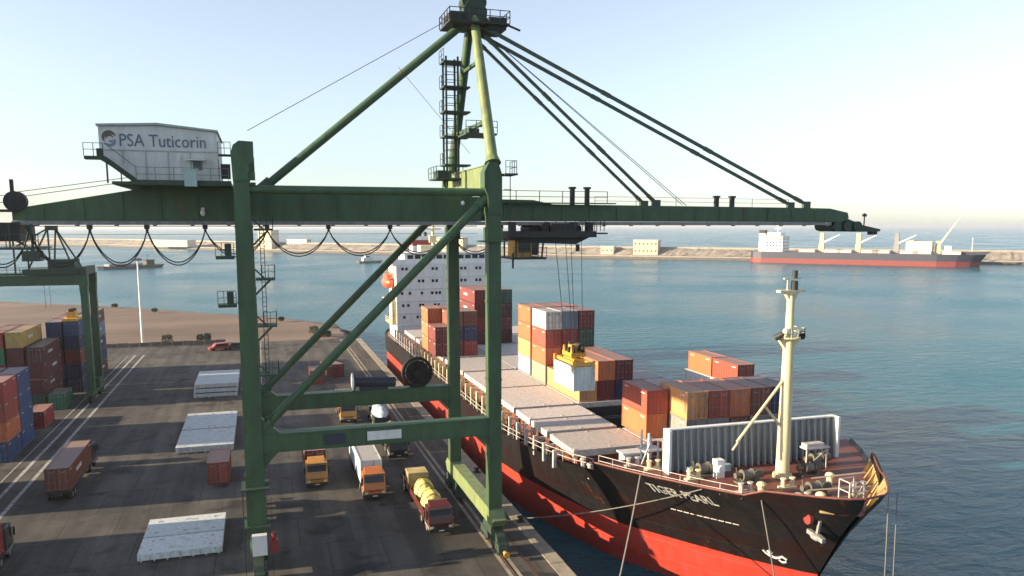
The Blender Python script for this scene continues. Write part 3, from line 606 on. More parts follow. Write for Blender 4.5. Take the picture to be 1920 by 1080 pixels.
# trolley and operator cabin
m = MB(); m.box(24.2, 33.4, GY0-1.6, GY1+1.6, 28.9, 29.5); m.prism([(24.5, 28.9), (33.0, 28.9), (31.5, 28.2), (26.0, 28.4)], 'y', GY0-.8, GY1+.8)
for X in (24.8, 28.2, 31.2, 32.9):
    m.box(X-.3, X+.3, GY0-1.2, GY0-.5, 29.5, 30.4); m.box(X-.3, X+.3, GY1+.5, GY1+1.2, 29.5, 30.4)
for X, r in ((27.6, .55), (30.2, .6), (31.9, .5)): m.disc((X, YC, 29.7), 'y', r, 3.6, 16)
m.box(28.6, 31.0, GY0-1.5, GY0-.3, 29.5, 30.25); tr = m.build('trolley', M['dark_steel'], cr)
m = MB(); m.rail([(28.0, GY0-1.6, 29.5), (34.2, GY0-1.6, 29.5), (34.2, GY1+1.6, 29.5)], 1.0, 1.0, .06); m.box(33.4, 34.6, GY0-1.6, GY1+1.6, 29.2, 29.35); m.beam((31.7, GY0-.8, 28.2), (31.7, GY0-.8, 27.5), .3); m.build('trolley_rail', M['dark_steel'], tr)
m = MB(); m.box(25.0, 28.4, 75.0, 79.4, 26.75, 26.95); m.beam((25.3, 75.3, 26.9), (25.3, 75.3, 29), .14); m.beam((28.0, 75.3, 26.9), (28.2, 75.3, 29), .14); m.beam((25.3, 79.2, 26.9), (25.3, 79.2, 29), .14); m.rail([(25.0, 75.0, 26.95), (28.4, 75.0, 26.95)], 1.0, .8, .05); m.beam((24.9, 75.0, 25.9), (24.9, 75.0, 27.4), .16); m.build('cabin_hanger', M['dark_steel'], tr)
m = MB(); m.box(25.5, 27.1, 75.7, 78.6, 26.95, 28.8); m.build('operator_cabin', M['yellow'], tr)
m = MB(); m.box(25.7, 26.9, 75.62, 75.7, 27.5, 28.5); m.prism([(27.1, 27.2), (27.1, 28.6), (27.9, 28.3), (27.75, 27.1)], 'y', 75.8, 78.5); m.build('cabin_glass', M['glass'], tr)
tr.location.x -= 1.3
# ------------------------------------------------------------ shipping containers
CW, CH = 2.44, 2.59
def corr(m, fn, a0, a1, z0, z1, step, depth):
    """trapezoid corrugation between a0..a1; fn(a, d, z) -> point"""
    n_ = max(2, round((a1-a0)/step)); st = (a1-a0)/n_; prof = []
    for i in range(n_):
        b = a0+i*st; prof += [(b, 0), (b+st*.34, 0), (b+st*.5, depth), (b+st*.84, depth)]
    prof.append((a1, 0))
    vs = [fn(a, d, z0) for a, d in prof]+[fn(a, d, z1) for a, d in prof]; k = len(prof)
    m.add(vs, [(i, i+1, i+1+k, i+k) for i in range(k-1)])
def container_meshes(L):
    m = MB(); hw = CW/2; hl = L/2; t = .13
    for x in (-hw, hw-t):
        for y in (-hl, hl-t): m.box(x, x+t, y, y+t, .02, CH-.01)
    for x in (-hw, hw-t):
        m.box(x, x+t, -hl+t, hl-t, .02, .17); m.box(x, x+t, -hl+t, hl-t, CH-.13, CH-.02)
    for y in (-hl, hl-t):
        m.box(-hw+t, hw-t, y, y+t, .02, .17); m.box(-hw+t, hw-t, y, y+t, CH-.15, CH-.02)
    for x in (-hw, hw-.18):
        for y in (-hl, hl-.18):
            for z in (0, CH-.12): m.box(x-.004, x+.184, y-.004, y+.184, z, z+.12)
    corr(m, lambda a, d, z: (-hw+.03+d, a, z), -hl+t, hl-t, .17, CH-.13, .56, .055)
    corr(m, lambda a, d, z: (hw-.03-d, a, z), -hl+t, hl-t, .17, CH-.13, .56, .055)
    corr(m, lambda a, d, z: (a, hl-.03-d, z), -hw+t, hw-t, .17, CH-.15, .45, .055)
    corr(m, lambda a, d, z: (z, a, CH-.05-d*.6), -hl+t, hl-t, -hw+t, hw-t, .56, .04)
    m.box(-hw+t, hw-t, -hl+t, hl-t, .08, .14)
    m.mi = 1                                   # stencilled codes, stood just proud of the sheeting
    for s_ in (-1, 1):
        x = s_*(hw-.028)
        for yy in (-hl+.5, hl-1.5): m.box(x, x+s_*.004, yy, yy+.95, CH-.48, CH-.36)
        if L > 8: m.box(x, x+s_*.004, -hl+3.6, -hl+6.4, 1.1, 1.55)
    body = m
    d = MB(); 
    d.box(.012, hw-.135, -hl+.05, -hl+.10, .18, CH-.16)
    for z in (.7, 1.25, 1.8): d.box(.06, hw-.2, -hl+.03, -hl+.055, z, z+.22)
    d.mi = 1
    for x in (.22, .82):
        d.tube((x, -hl+.01, .12), (x, -hl+.01, CH-.1), .022, 6); d.box(x-.05, x+.25, -hl-.015, -hl+.01, 1.0, 1.06); d.box(x-.06, x+.06, -hl-.005, -hl+.04, .2, .3); d.box(x-.06, x+.06, -hl-.005, -hl+.04, CH-.35, CH-.25)
    d.box(.35, .95, -hl+.045, -hl+.049, CH-.52, CH-.42); d.box(.5, .95, -hl+.045, -hl+.049, CH-.68, CH-.60)
    return body, d
CMESH = {}
for L in (6.06, 12.19):
    b_, d_ = container_meshes(L)
    o = b_.build('container', [MC['red'], M['hatch_w']]); me = o.data; bpy.data.objects.remove(o)
    o = d_.build('door', [MC['red'], M['grey_steel']]); dm = o.data
    bpy.data.objects.remove(o)
    dl = dm.copy()                                      # mirrored left leaf
    for v in dl.vertices: v.co.x = -v.co.x
    dl.flip_normals()
    CMESH[L] = (me, dm, dl)
def container(x, y, z, col, label, L=6.06, flip=False, rz=0, group=None):
    """x,y: centre of the box on plan, z: underside"""
    me, dm, dl = CMESH[L]
    o = bpy.data.objects.new('container', me); COL.objects.link(o)
    o.location = (x, y, z); o.rotation_euler = (0, 0, rz+(math.pi if flip else 0))
    o.material_slots[0].link = 'OBJECT'; o.material_slots[0].material = MC[col]
    for q in (dm, dl):
        d = bpy.data.objects.new('door', q); COL.objects.link(d); d.parent = o
        d.material_slots[0].link = 'OBJECT'; d.material_slots[0].material = MC[col]
    return tag(o, label, 'container', group)
ORD = ['lowest', 'second', 'third', 'fourth', 'fifth']
def tier_word(k, n):
    if n == 1: return 'single tier'
    return 'bottom tier' if k == 0 else 'top tier' if k == n-1 else ORD[k]+' tier'
def block(x0, y0, z0, cols, where, L=6.06, gap=.1, group=None, flips=None, top=1.0):
    """cols: list of columns (from -X to +X), each a list of colours from the bottom up"""
    for i, cl in enumerate(cols):
        pos = 'only column' if len(cols) == 1 else 'landward column' if i == 0 else 'seaward column' if i == len(cols)-1 else 'middle column' if len(cols) == 3 else ('%s column from land' % ORD[i])
        for k, c in enumerate(cl):
            x = x0+CW/2+i*(CW+gap)
            if len(cols) == 1: lab = '%s container, %s of %s' % (c, tier_word(k, len(cl)), where)
            else: lab = '%s container, %s, %s of %s' % (c, tier_word(k, len(cl)), pos, where)
            o = container(x+random.uniform(-.02, .02), y0+L/2+random.uniform(-.03, .03), z0+k*(CH+.012), c, lab, L, flip=random.random() < .5 if flips is None else flips, rz=random.uniform(-1, 1)*.002, group=group)
            if k == len(cl)-1: o.scale.z = top

# ------------------------------------------------------------ container ship
SX, HB = 43.8, 16.3
ship = thing('container_ship', 'black hulled container ship with red boot topping moored along the quay', 'ship', (SX, 125, SEA_Z))
def interp(tb, s):
    if s <= tb[0][0]: return tb[0][1]
    for (a, b), (c, d) in zip(tb, tb[1:]):
        if s <= c: return b+(d-b)*(s-a)/(c-a)
    return tb[-1][1]
T_DECK = [(0, 0.3), (.4, 1.5), (1.2, 2.6), (2.6, 3.9), (5, 6.0), (9, 9.0), (15, 12.9), (19, 14.9), (22, 15.9), (25, 16.3)]
T_BOOT = [(0, 0.15), (1.0, 1.2), (4, 3.6), (8.5, 6.6), (15, 10.6), (21, 12.8), (27, 14.3), (33, 15.6), (38, 16.3)]
STERN = 206.0
def stem_y(z):
    return interp([(-7, 56.0), (-3.5, 55.2), (1, 53.2), (5.8, 50.4), (9.3, 47.7)], z)
def half(Y, z):
    s = Y-stem_y(z)
    if s <= 0: return 0.0
    d = interp(T_DECK, s); b = interp(T_BOOT, s); t = max(0, min(1, (z-1)/7.0))
    h = b+(d-b)*t**1.4
    if z < 1: h *= 1-.10*(1-z)/8*max(0, 1-s/60)
    if Y > 186: # stern run
        q = (Y-186)/(STERN-186); h = min(h, HB*(1-.35*q**2) if z > 1 else HB*(1-.9*q**1.5)+.1)
    return h
def ztop(Y): return interp([(47, 9.5), (50, 9.2), (53, 8.9), (54.5, 8.15), (67.4, 7.95), (68.2, 6.9), (80, 5.6), (92, 4.8), (206, 4.6)], Y)
ST = [47.8, 48.2, 48.8, 49.6, 50.6, 52, 53, 53.9, 54.6, 56, 58, 60, 62.5, 65, 67.4, 68.2, 70, 74, 80, 86, 92, 110, 140, 170, 186, 192, 198, 203, STERN]
def hull_part(zs_fn, name, mat, nz):
    m = MB()
    for side in (-1, 1):
        vs = []; fs = []
        for Y in ST:
            z0, z1 = zs_fn(Y)
            for k in range(nz+1):
                z = z0+(z1-z0)*k/nz; sy = stem_y(z); yy = max(Y, sy+.0)
                vs.append((SX+side*half(max(Y, sy+.001), z), yy, z))
        for i in range(len(ST)-1):
            for k in range(nz):
                a = i*(nz+1)+k; f = (a, a+nz+1, a+nz+2, a+1); fs.append(f)
        m.add(vs, fs)
    # transom
    z0, z1 = zs_fn(STERN); h0 = half(STERN, z0); h1 = half(STERN, z1)
    m.add([(SX-h0, STERN, z0), (SX+h0, STERN, z0), (SX+h1, STERN, z1), (SX-h1, STERN, z1)], [(0, 1, 2, 3)])
    o = m.build(name, mat, ship, smooth=True); return o
BOOT = 1.0
hull_part(lambda Y: (BOOT, ztop(Y)), 'topside_plating', M['hullblack'], 8)
hull_part(lambda Y: (-7.0, BOOT), 'boot_topping', M['hullred'], 6)
def deck(name, Y0, Y1, zf, mat, inset=.06, nst=24):
    m = MB(); vs = []
    for i in range(nst+1):
        Y = Y0+(Y1-Y0)*i/nst; z = zf(Y); h = max(.02, half(Y, z)-inset)
        vs += [(SX-h, Y, z), (SX+h, Y, z)]
    m.add(vs, [(2*i, 2*i+1, 2*i+3, 2*i+2) for i in range(nst)]); return m.build(name, mat, ship)
deck('forecastle_deck', 48.8, 68.2, lambda Y: 7.65, M['deckred'], .05, 40)
deck('main_deck', 68.2, 205.5, lambda Y: interp([(68, 5.6), (80, 4.9), (92, 4.3), (206, 4.1)], Y), M['deckred'], .05, 40)
m = MB(); q_ = half(68.0, 5.2)-.3; m.box(SX-q_, SX+q_, 68.0, 68.25, 5.2, 7.64); m.build('forecastle_bulkhead', M['white'], ship)
# bulwark lining inside the bow, cap rail, stays
m = MB(); cap = []
for side in (-1, 1):
    vs = []; fs = []; Ys = [49.7, 50.2, 51.5, 53, 54.2] if side < 0 else [48.3, 48.7, 49.3, 50.2, 51.5, 53, 54.2, 56, 58, 59.5]
    for Y in Ys:
        zt = ztop(Y) if side < 0 or Y < 54 else 8.95
        Yb = max(Y, stem_y(7.7)+.35); vs += [(SX+side*max(.05, half(Yb, 7.7)-.15), Yb, 7.66), (SX+side*max(.1, half(Y, min(zt, 9.2))-.14), Y, zt)]
    m.add(vs, [(2*i, 2*i+2, 2*i+3, 2*i+1) for i in range(len(Ys)-1)])
    if side > 0: # outer skin of the raised starboard bulwark
        vs2 = []
        for Y in Ys[5:]: vs2 += [(SX+half(Y, 7.9)+.02, Y, 7.9), (SX+half(Y, 8.0)+.02, Y, 8.97)]
        m2 = MB(); m2.add(vs2, [(2*i, 2*i+1, 2*i+3, 2*i+2) for i in range(len(Ys[5:])-1)]); m2.build('bulwark_plating', M['hullblack'], ship)
m.build('bulwark_lining', M['bulwark'], ship)
for Y in (49.6, 50.6, 52, 53.4, 55, 56.6, 58.2):
    h = half(Y, 7.66)-.16; zt = ztop(Y) if Y < 54 else 8.9
    m = MB(); m.prism([(SX+h+.25, zt-.1), (SX+h, 7.66), (SX+h-.7, 7.66)], 'y', Y-.05, Y+.05); m.build('bulwark_stay', M['bulwark'], ship)
    if 50 < Y < 54: m = MB(); m.prism([(SX-h+.05, zt-.2), (SX-h, 7.66), (SX-h+.5, 7.66)], 'y', Y-.05, Y+.05); m.build('bulwark_stay', M['bulwark'], ship)
m = MB(); pts = []
for Y in [67.2, 62.5, 58, 56, 54.6, 53, 52, 50.6, 49.6, 48.8, 48.2, 47.8]: pts.append((SX-half(Y, ztop(Y)), Y, ztop(Y)+.03))
for Y in [48.2, 48.8, 49.6, 50.6, 52, 53, 54.2, 56, 58, 59.5]: pts.append((SX+half(Y, min(9.2, ztop(Y))), Y, max(ztop(Y), 8.97)+.03))
m.path(pts, .09, 6); m.build('gunwale_rail', M['deckred'], ship)
# open railings along the landward side
m = MB(); pr = [(SX-half(Y, ztop(Y))+.12, Y, ztop(Y)) for Y in (68.6, 72, 76, 80, 86, 92, 110, 140, 170, 184)]
m.rail(pr, 1.05, 2.0, .06); m.build('side_railing', M['hatch'], ship)
m = MB(); m.rail([(SX-half(Y, 7.9)+.2, Y, 7.7) for Y in (55, 58, 61, 64, 67)], 1.0, 1.5, .05); m.build('side_railing', M['hatch'], ship)
# ---- breakwater wall on the foredeck
m = MB(); WY = 63.6; m.box(34.7, 52.9, WY, WY+.14, 7.66, 11.6); wbk = m.build('wave_breaker', M['breaker'], ship)
stf = MB(); stf.prism([(WY, 7.66), (WY, 11.5), (WY-.30, 11.5), (WY-.75, 7.66)], 'x', -.05, .05)
s0 = None
for i in range(26):
    X = 34.95+i*.71
    if s0 is None: s0 = stf.build('stiffener', M['breaker'], wbk, world=False); s0.location = Vector((X, 0, 0))-ship.location-Vector((0, 0, 0)); s0.location = (X-SX, -125, -SEA_Z); o = s0
    else: o = s0.copy(); COL.objects.link(o); o.parent = wbk; o.location = (X-SX, -125, -SEA_Z)
m = MB(); m.box(34.55, 34.8, WY-.9, WY+.3, 7.66, 11.7); m.box(52.8, 53.05, WY-.9, WY+.3, 7.66, 11.7); m.box(34.8, 52.8, WY-.35, WY+.2, 11.6, 11.72); m.build('edge_frame', M['white_clean'], wbk)
# ---- foremast
m = MB(); m.tube((44.0, 59.1, 7.66), (44.0, 59.1, 20.4), .62, 18, .46); m.tube((44.0, 59.1, 20.4), (44.0, 59.1, 24.3), .38, 14, .32); m.tube((44.0, 59.1, 7.66), (44.0, 59.1, 8.0), .85, 18); mast = m.build('foremast', M['cream'], ship, smooth=True)
m = MB(); m.tube((43.6, 59.0, 16.6), (39.1, 59.0, 11.3), .13, 8); m.tube((41.7, 59.0, 14.4), (43.6, 59.0, 12.3), .12, 8); m.tube((39.4, 59.0, 11.5), (38.7, 59.0, 10.6), .10, 8); m.build('boom_arm', M['cream'], mast)
m = MB(); m.disc((44, 59.1, 20.35), 'z', 1.0, .12, 14); m.prism([(42.9, 20.2), (45.1, 20.2), (44.4, 19.3), (43.6, 19.3)], 'y', 58.9, 59.3); m.rail([(43.0, 58.3, 20.4), (45.0, 58.3, 20.4), (45.0, 59.9, 20.4)], .8, .6, .05); m.build('mast_platform', M['cream'], mast)
for dx in (-1.35, 1.35):
    m = MB(); m.tube((44+dx, 59.1, 20.35), (44+dx*.75, 58.6, 20.75), .30, 10, .22); m.beam((44+dx*.6, 59.1, 20.3), (44+dx, 59.1, 20.4), .1); m.build('flood_lamp', M['dark_steel'], mast)
m = MB(); m.disc((43.4, 58.7, 20.9), 'x', .3, .3, 10); m.build('loudhailer', M['white'], mast)
m = MB(); m.box(42.7, 45.3, 58.8, 59.4, 24.3, 24.5); m.prism([(43.3, 24.3), (44.7, 24.3), (44.2, 23.5), (43.8, 23.5)], 'y', 58.9, 59.3); m.box(43.2, 45.0, 59.0, 59.2, 25.45, 25.55); m.beam((43.6, 59.1, 24.5), (43.6, 59.1, 25.5), .08); m.build('top_platform', M['cream'], mast)
m = MB(); m.tube((44.3, 59.1, 24.5), (44.3, 59.1, 25.3), .30, 12); m.tube((44.3, 59.1, 25.55), (44.3, 59.1, 26.2), .24, 12); m.build('masthead_light', M['dark_steel'], mast)
# ---- deck machinery on the forecastle
def windlass(x, y, lab, rz=0):
    m = MB(); zc = 8.4
    m.box(x-1.2, x+1.2, y-.5, y+.5, 7.66, 7.82); m.disc((x-.7, y, zc), 'x', .5, .12, 18); m.disc((x+.3, y, zc), 'x', .5, .12, 18); m.disc((x-.2, y, zc), 'x', .3, .9, 14); m.disc((x+1.0, y, zc), 'x', .36, .6, 14); m.box(x+.4, x+.8, y-.45, y+.45, 7.82, 8.8); m.disc((x-1.15, y, zc), 'x', .26, .5, 12); m.tube((x-.85, y+.45, 7.82), (x-.85, y+.7, 8.9), .05, 6)
    o = m.build('winch', M['winch'], ship, smooth=False)
    m = MB(); m.disc((x-.2, y, zc), 'x', .4, .75, 14); m.build('rope_coil', M['rope'], o); return o
for a in ((40.2, 58.6), (46.8, 58.8), (43.6, 54.0), (37.6, 61.5), (49.3, 61.0)): windlass(*a, '')
def mooring_bits(x, y, mat):
    m = MB(); m.box(x-.8, x+.8, y-.3, y+.3, 7.66, 7.8)
    for dx in (-.45, .45): m.tube((x+dx, y, 7.8), (x+dx, y, 8.5), .2, 10); m.disc((x+dx, y, 8.5), 'z', .26, .1, 10)
    m.build('mooring_bitts', mat, ship)
for i, a in enumerate(((38.4, 56.4), (36.0, 60.8), (41.3, 52.7), (45.3, 51.2), (47.6, 53.6), (42.6, 56.4), (32.6, 66.0), (34.0, 64.6))): mooring_bits(*a, M['cream'] if i % 2 else M['hatch'])
for x, y in ((39.4, 55.6), (42.4, 51.9), (46.6, 56.0)):
    m = MB(); m.tube((x, y, 7.66), (x, y, 8.4), .28, 12); m.ell((x, y, 8.5), .42, .42, .28, 12, 6); m.build('mushroom_vent', M['cream'], ship)
# white lattice frame near the stem
m = MB()
for x in (43.5, 44.9):
    for y in (49.9, 51.1): m.beam((x, y, 7.66), (x, y, 10.0), .09)
for z in (8.4, 9.2, 10.0):
    m.beam((43.5, 49.9, z), (44.9, 49.9, z), .07); m.beam((43.5, 49.9, z), (43.5, 51.1, z), .07); m.beam((43.5, 51.1, z), (44.9, 51.1, z), .07)
m.beam((43.5, 49.9, 7.7), (44.9, 49.9, 10), .05); m.build('bow_lattice', M['hatch'], ship)
m = MB(); m.beam((42.2, 54.0, 8.2), (46.6, 50.6, 9.3), .10); m.beam((44.5, 55.8, 8.5), (47.9, 53.2, 9.5), .10); m.build('deck_hawser', M['rope'], ship)
m = MB(); m.box(47.2, 49.8, 60.0, 61.0, 9.6, 9.75); m.box(47.3, 49.2, 60.1, 60.9, 9.75, 10.1); m.beam((47.4, 60.2, 7.66), (47.4, 60.2, 9.6), .1); m.beam((49.6, 60.2, 7.66), (49.6, 60.2, 9.6), .1); m.beam((47.4, 60.2, 7.8), (49.6, 60.2, 9.5), .08); m.build('deck_rack', M['hatch'], ship)
m = MB(); m.box(38.1, 38.9, 60.4, 61.2, 7.66, 9.3); m.tube((38.5, 60.4, 8.5), (38.5, 60.2, 8.5), .34, 12); m.build('deck_locker', M['white_clean'], ship)
m = MB(); m.box(39.2, 40.6, 62.0, 62.8, 7.66, 8.3); m.box(36.4, 37.2, 62.2, 62.9, 7.66, 8.2); m.build('deck_chest', M['teal'], ship)
# gear between hatch and wave breaker
m = MB(); m.box(33.4, 37.6, 69.2, 70.8, 5.5, 7.7); m.box(33.2, 37.8, 69.0, 71.0, 7.7, 7.85); m.build('deck_house', M['white'], ship)
m = MB(); m.box(36.0, 36.9, 68.5, 69.1, 7.7, 9.0); m.build('red_locker', CAB['red'], ship)
m = MB()
for y in (66.4, 67.9): m.tube((34.4, y, 7.66), (34.4, y, 10.6), .12, 8); m.tube((35.4, y, 7.66), (35.4, y, 9.8), .12, 8)
m.box(33.9, 35.9, 66.2, 68.1, 8.8, 8.9); m.beam((33.6, 66.2, 7.7), (34.4, 66.2, 9.6), .12); m.build('ladder_frame', M['white'], ship)
for y in (70.6, 72.4, 74.2):
    m = MB(); m.tube((30.2, y, 5.3), (30.2, y, 6.6), .22, 10); m.ell((30.2, y, 6.7), .34, .34, .24, 10, 6); m.build('mushroom_vent', M['hatch'], ship)
# ---- hatches: coamings, covers, lashing posts
HZ = 7.5
rows = [(73.2, 80.2), (81.2, 86.6), (87.2, 92.4), (93.4, 105.6), (106.2, 119.0), (120.0, 132.6), (134.0, 146.0), (147.0, 159.4), (160.6, 172.6)]
for (y0, y1) in rows:
    for ci, (x0, x1) in enumerate(((29.5, 37.95), (38.2, 46.6), (46.85, 57.2))):
        if y1 < 81: y0 = 73.2 if ci == 0 else 71.0
        op = 82 <= (y0+y1)/2 <= 93 and ci > 0
        m = MB()
        if op:  # dark colour on these walls stands in for shade down the open hold
            m.box(x0, x0+.25, y0, y1, 4.2, 7.1); m.box(x1-.25, x1, y0, y1, 4.2, 7.1); m.box(x0+.25, x1-.25, y0, y0+.2, 4.2, 7.1); m.box(x0+.25, x1-.25, y1-.2, y1, 4.2, 7.1); m.build('open_coaming', M['dark_steel'], ship); continue
        m.box(x0+.5, x1-.4, y0+.25, y1-.25, 4.1, 6.75)
        m.build('hatch_coaming', M['deckred'], ship)
        m = MB(); m.box(x0, x1, y0, y1, 6.8, HZ-.02)
        ni = max(2, int((y1-y0)/2.0))
        for k in range(ni+1): yy = y0+.1+(y1-y0-.2)*k/ni; m.box(x0-.05, x1+.03, yy-.05, yy+.05, 6.75, 6.95)
        for X in (x0+.3, (x0+x1)/2, x1-.3):
            for yy in (y0+.4, y1-.4): m.box(X-.12, X+.12, yy-.12, yy+.12, HZ-.02, HZ+.05)
        m.build('hatch_cover', M['hatch'], ship)
Yp = 75.5
while Yp < 180:
    z0 = interp([(68, 5.6), (80, 4.9), (92, 4.3), (206, 4.1)], Yp)
    m = MB(); m.box(28.1, 28.45, Yp-.18, Yp+.18, z0, 7.0); m.beam((28.3, Yp, 6.7), (29.5, Yp, 6.7), .22); m.beam((28.3, Yp, z0+1.2), (29.4, Yp, 6.5), .14); m.build('lashing_post', M['cream'] if int(Yp) % 3 else M['hatch'], ship); Yp += 3.1
m = MB()
for k in range(38):
    yy = 78+k*2.7; z0 = interp([(68, 5.6), (80, 4.9), (92, 4.3), (206, 4.1)], yy)
    m.box(28.9+random.uniform(-.2, .1), 29.4, yy, yy+random.uniform(.3, 1.1), z0, z0+random.uniform(.4, 1.3))
m.build('deck_fittings', M['dark_steel'], ship)
# ---- accommodation block
ac = MB(); ac.box(29.4, 52.0, 182, 193, 4.2, 21.3); acc = ac.build('accommodation_block', M['white_clean'], ship)
m = MB(); m.box(27.4, 56.6, 182.3, 187, 21.3, 21.5); m.box(27.4, 56.6, 182.2, 182.35, 21.5, 22.5); m.box(31.5, 52.5, 182.8, 191, 21.5, 23.7); m.box(30.9, 53.1, 182.3, 191.5, 23.7, 23.95); brg = m.build('bridge', M['white_clean'], acc)
for i in range(12):
    m = MB(); X = 32.2+i*1.7; m.box(X, X+1.3, 182.72, 182.82, 22.55, 23.4); m.build('bridge_window', M['glass'], brg)
for z in (7.2, 10.0, 12.8, 15.6, 18.4): 
    m = MB(); m.box(29.3, 52.1, 181.88, 182.0, z, z+.08); m.build('deck_edge', M['bldg2'], acc)
wr = {20.0: (30.6, 31.5, 37.6, 38.5, 41.0, 44.4, 45.3, 48.0, 48.9), 17.2: (34.4, 35.3, 37.6, 38.5, 41.0, 44.4, 45.3, 48.0, 48.9), 14.4: (30.4, 32.2, 35.0, 37.4, 38.4, 39.2, 44.6, 48.0), 11.6: (30.6, 31.8, 34.6, 35.2, 38.0, 38.9, 45), 8.9: (30.8, 33.9, 34.8, 45.2)}
for z, xs in wr.items():
    for X in xs:
        m = MB(); m.box(X, X+.55, 181.93, 182.03, z, z+.65); m.build('window', M['glass'], acc)
m = MB(); m.rail([(27.5, 182.4, 23.95), (56.5, 182.4, 22.5)], .9, 2.0, .06) if False else m.rail([(31, 182.4, 23.95), (53, 182.4, 23.95)], 1.0, 2.0, .07); m.build('monkey_island_rail', M['white'], acc)
m = MB(); m.box(35.5, 40.5, 184, 188, 23.95, 25.6); m.tube((38.8, 186, 25.6), (38.8, 186, 32.5), .35, 10); m.box(36.8, 40.8, 185.7, 186.3, 29.2, 29.5); m.box(38.0, 39.6, 185.5, 186.5, 26.2, 27.8); m.build('radar_mast', M['cream'], acc)
fn_ = MB(); fn_.prism([(36.0, 196.5), (41.5, 196.5), (41.5, 201), (36.0, 201)], 'z', 4.2, 27.5); fnl = fn_.build('funnel', M['white_clean'], ship)
m = MB(); m.box(35.95, 41.55, 196.45, 201.05, 25.2, 26.6); m.build('funnel_band', CAB['red'], fnl)
m = MB(); m.tube((38, 198, 27.5), (38, 198, 29), .5, 10); m.build('exhaust_pipe', M['dark_steel'], fnl); m = MB(); m.tube((39.6, 199, 27.5), (39.6, 199, 28.6), .4, 10); m.build('exhaust_pipe', M['dark_steel'], fnl)
# lifeboat on the landward side, raft cradle below
lb = MB(); lb.ell((28.6, 188.3, 17.0), 1.6, 3.9, 1.5, 14, 10); lbo = lb.build('lifeboat', M['orange_boat'], ship, smooth=True)
m = MB(); m.prism([(184.9, 17.9), (191.6, 17.9), (190.6, 18.9), (186.2, 18.9)], 'x', 27.8, 29.4); m.build('lifeboat_canopy', M['orange_boat'], lbo)
m = MB()
for y in (185.6, 191.0): m.beam((29.6, y, 12.8), (29.2, y, 19.2), .35); m.beam((29.2, y, 19.2), (27.4, y, 19.6), .3)
m.box(27.6, 29.6, 183.5, 192.5, 13.0, 13.2); m.build('davit', M['cream'], ship)
m = MB()
for y in (184.0, 185.6): m.tube((28.0, y, 13.6), (28.0, y+1.2, 13.6), .5, 10)
m.build('life_raft', M['orange_boat'], ship)
m = MB(); m.box(28.2, 29.4, 182.5, 192, 7.5, 7.7); m.box(28.4, 29.39, 182.6, 184.4, 7.7, 12.8); m.rail([(28.2, 182.5, 7.7), (28.2, 192, 7.7)], 1.1, 1.5, .08); m.build('side_gallery', M['cream'], ship)
# ---- marks on the bow, anchor
def on_hull(Y, z, out=.04):
    h = half(Y, z); return Vector((SX-h-out, Y, z))
def hull_text(body, Y, z, size, mat, sx=1.0):
    p = on_hull(Y, z, .0); q = on_hull(Y-1.5, z, 0); up = on_hull(Y, z+1.0, 0)
    ex = (q-p).normalized(); ez = (up-p); nz_ = ex.cross(ez).normalized(); ey = nz_.cross(ex).normalized()
    cu = bpy.data.curves.new('t', 'FONT'); cu.body = body; cu.size = size; cu.extrude = .004; cu.resolution_u = 2; cu.offset = .02
    t = bpy.data.objects.new('t', cu); COL.objects.link(t); dg = bpy.context.evaluated_depsgraph_get(); dg.update()
    me = bpy.data.meshes.new_from_object(t.evaluated_get(dg)); bpy.data.objects.remove(t); bpy.data.curves.remove(cu)
    for v in me.vertices:   # wrap the letters onto the curved plating
        along = v.co.x*sx; h_ = v.co.y
        Yv = Y; 
        # walk along the waterline at this height
        step = .05; acc_ = 0; pp = on_hull(Yv, z+h_, 0)
        while acc_ < along:
            Yv -= step; p2 = on_hull(Yv, z+h_, 0); acc_ += (p2-pp).length; pp = p2
        v.co = pp+nz_*(-(.03) if nz_.x > 0 else .03)*1+nz_*0-Vector(ship.location)+Vector((-.02, -.02, 0))
    me.materials.clear(); me.materials.append(mat)
    o = bpy.data.objects.new('hull_lettering', me); COL.objects.link(o); o.parent = ship; return o
hull_text('TIGER PEARL', 62.9, 6.3, 1.2, M['white_clean'], .95)
def hull_curve(name, pts, r, mat):
    m = MB(); m.path([on_hull(Y, z, .02) for Y, z in pts], r, 5); m.build(name, mat, ship)
hull_curve('bow_thruster_mark', [(56.1, 2.5), (56.0, 2.2), (55.8, 1.98), (55.5, 1.85), (55.2, 1.95), (54.95, 2.15), (54.75, 1.95), (54.85, 1.65), (55.15, 1.55), (55.3, 1.75)], .10, M['white_clean'])
hull_curve('bow_mark', [(55.75, 2.6), (55.6, 2.25)], .16, M['white_clean'])
m = MB()
for k in range(10): p = on_hull(62.3-k*.55, 4.6, .03); m.beam(p, on_hull(62.3-k*.55-.45, 4.6, .03), .07)
m.build('load_mark', M['hatch'], ship)
for side in (-1,):
    p = on_hull(51.3, 6.9, .1); m = MB(); m.disc(p, 'x', .45, .3, 14); m.build('hawse_pipe', CAB['red'], ship)
p = on_hull(50.95, 6.4, .25); m = MB(); m.beam(p+Vector((0, -.2, .4)), p+Vector((0, .1, -1.1)), .22); m.beam(p+Vector((-.1, -.9, -1.0)), p+Vector((-.1, 1.0, -.8)), .35); m.ell(p+Vector((0, 0, -1.0)), .5, .7, .3, 10, 6); m.build('anchor', M['grey_steel'], ship)

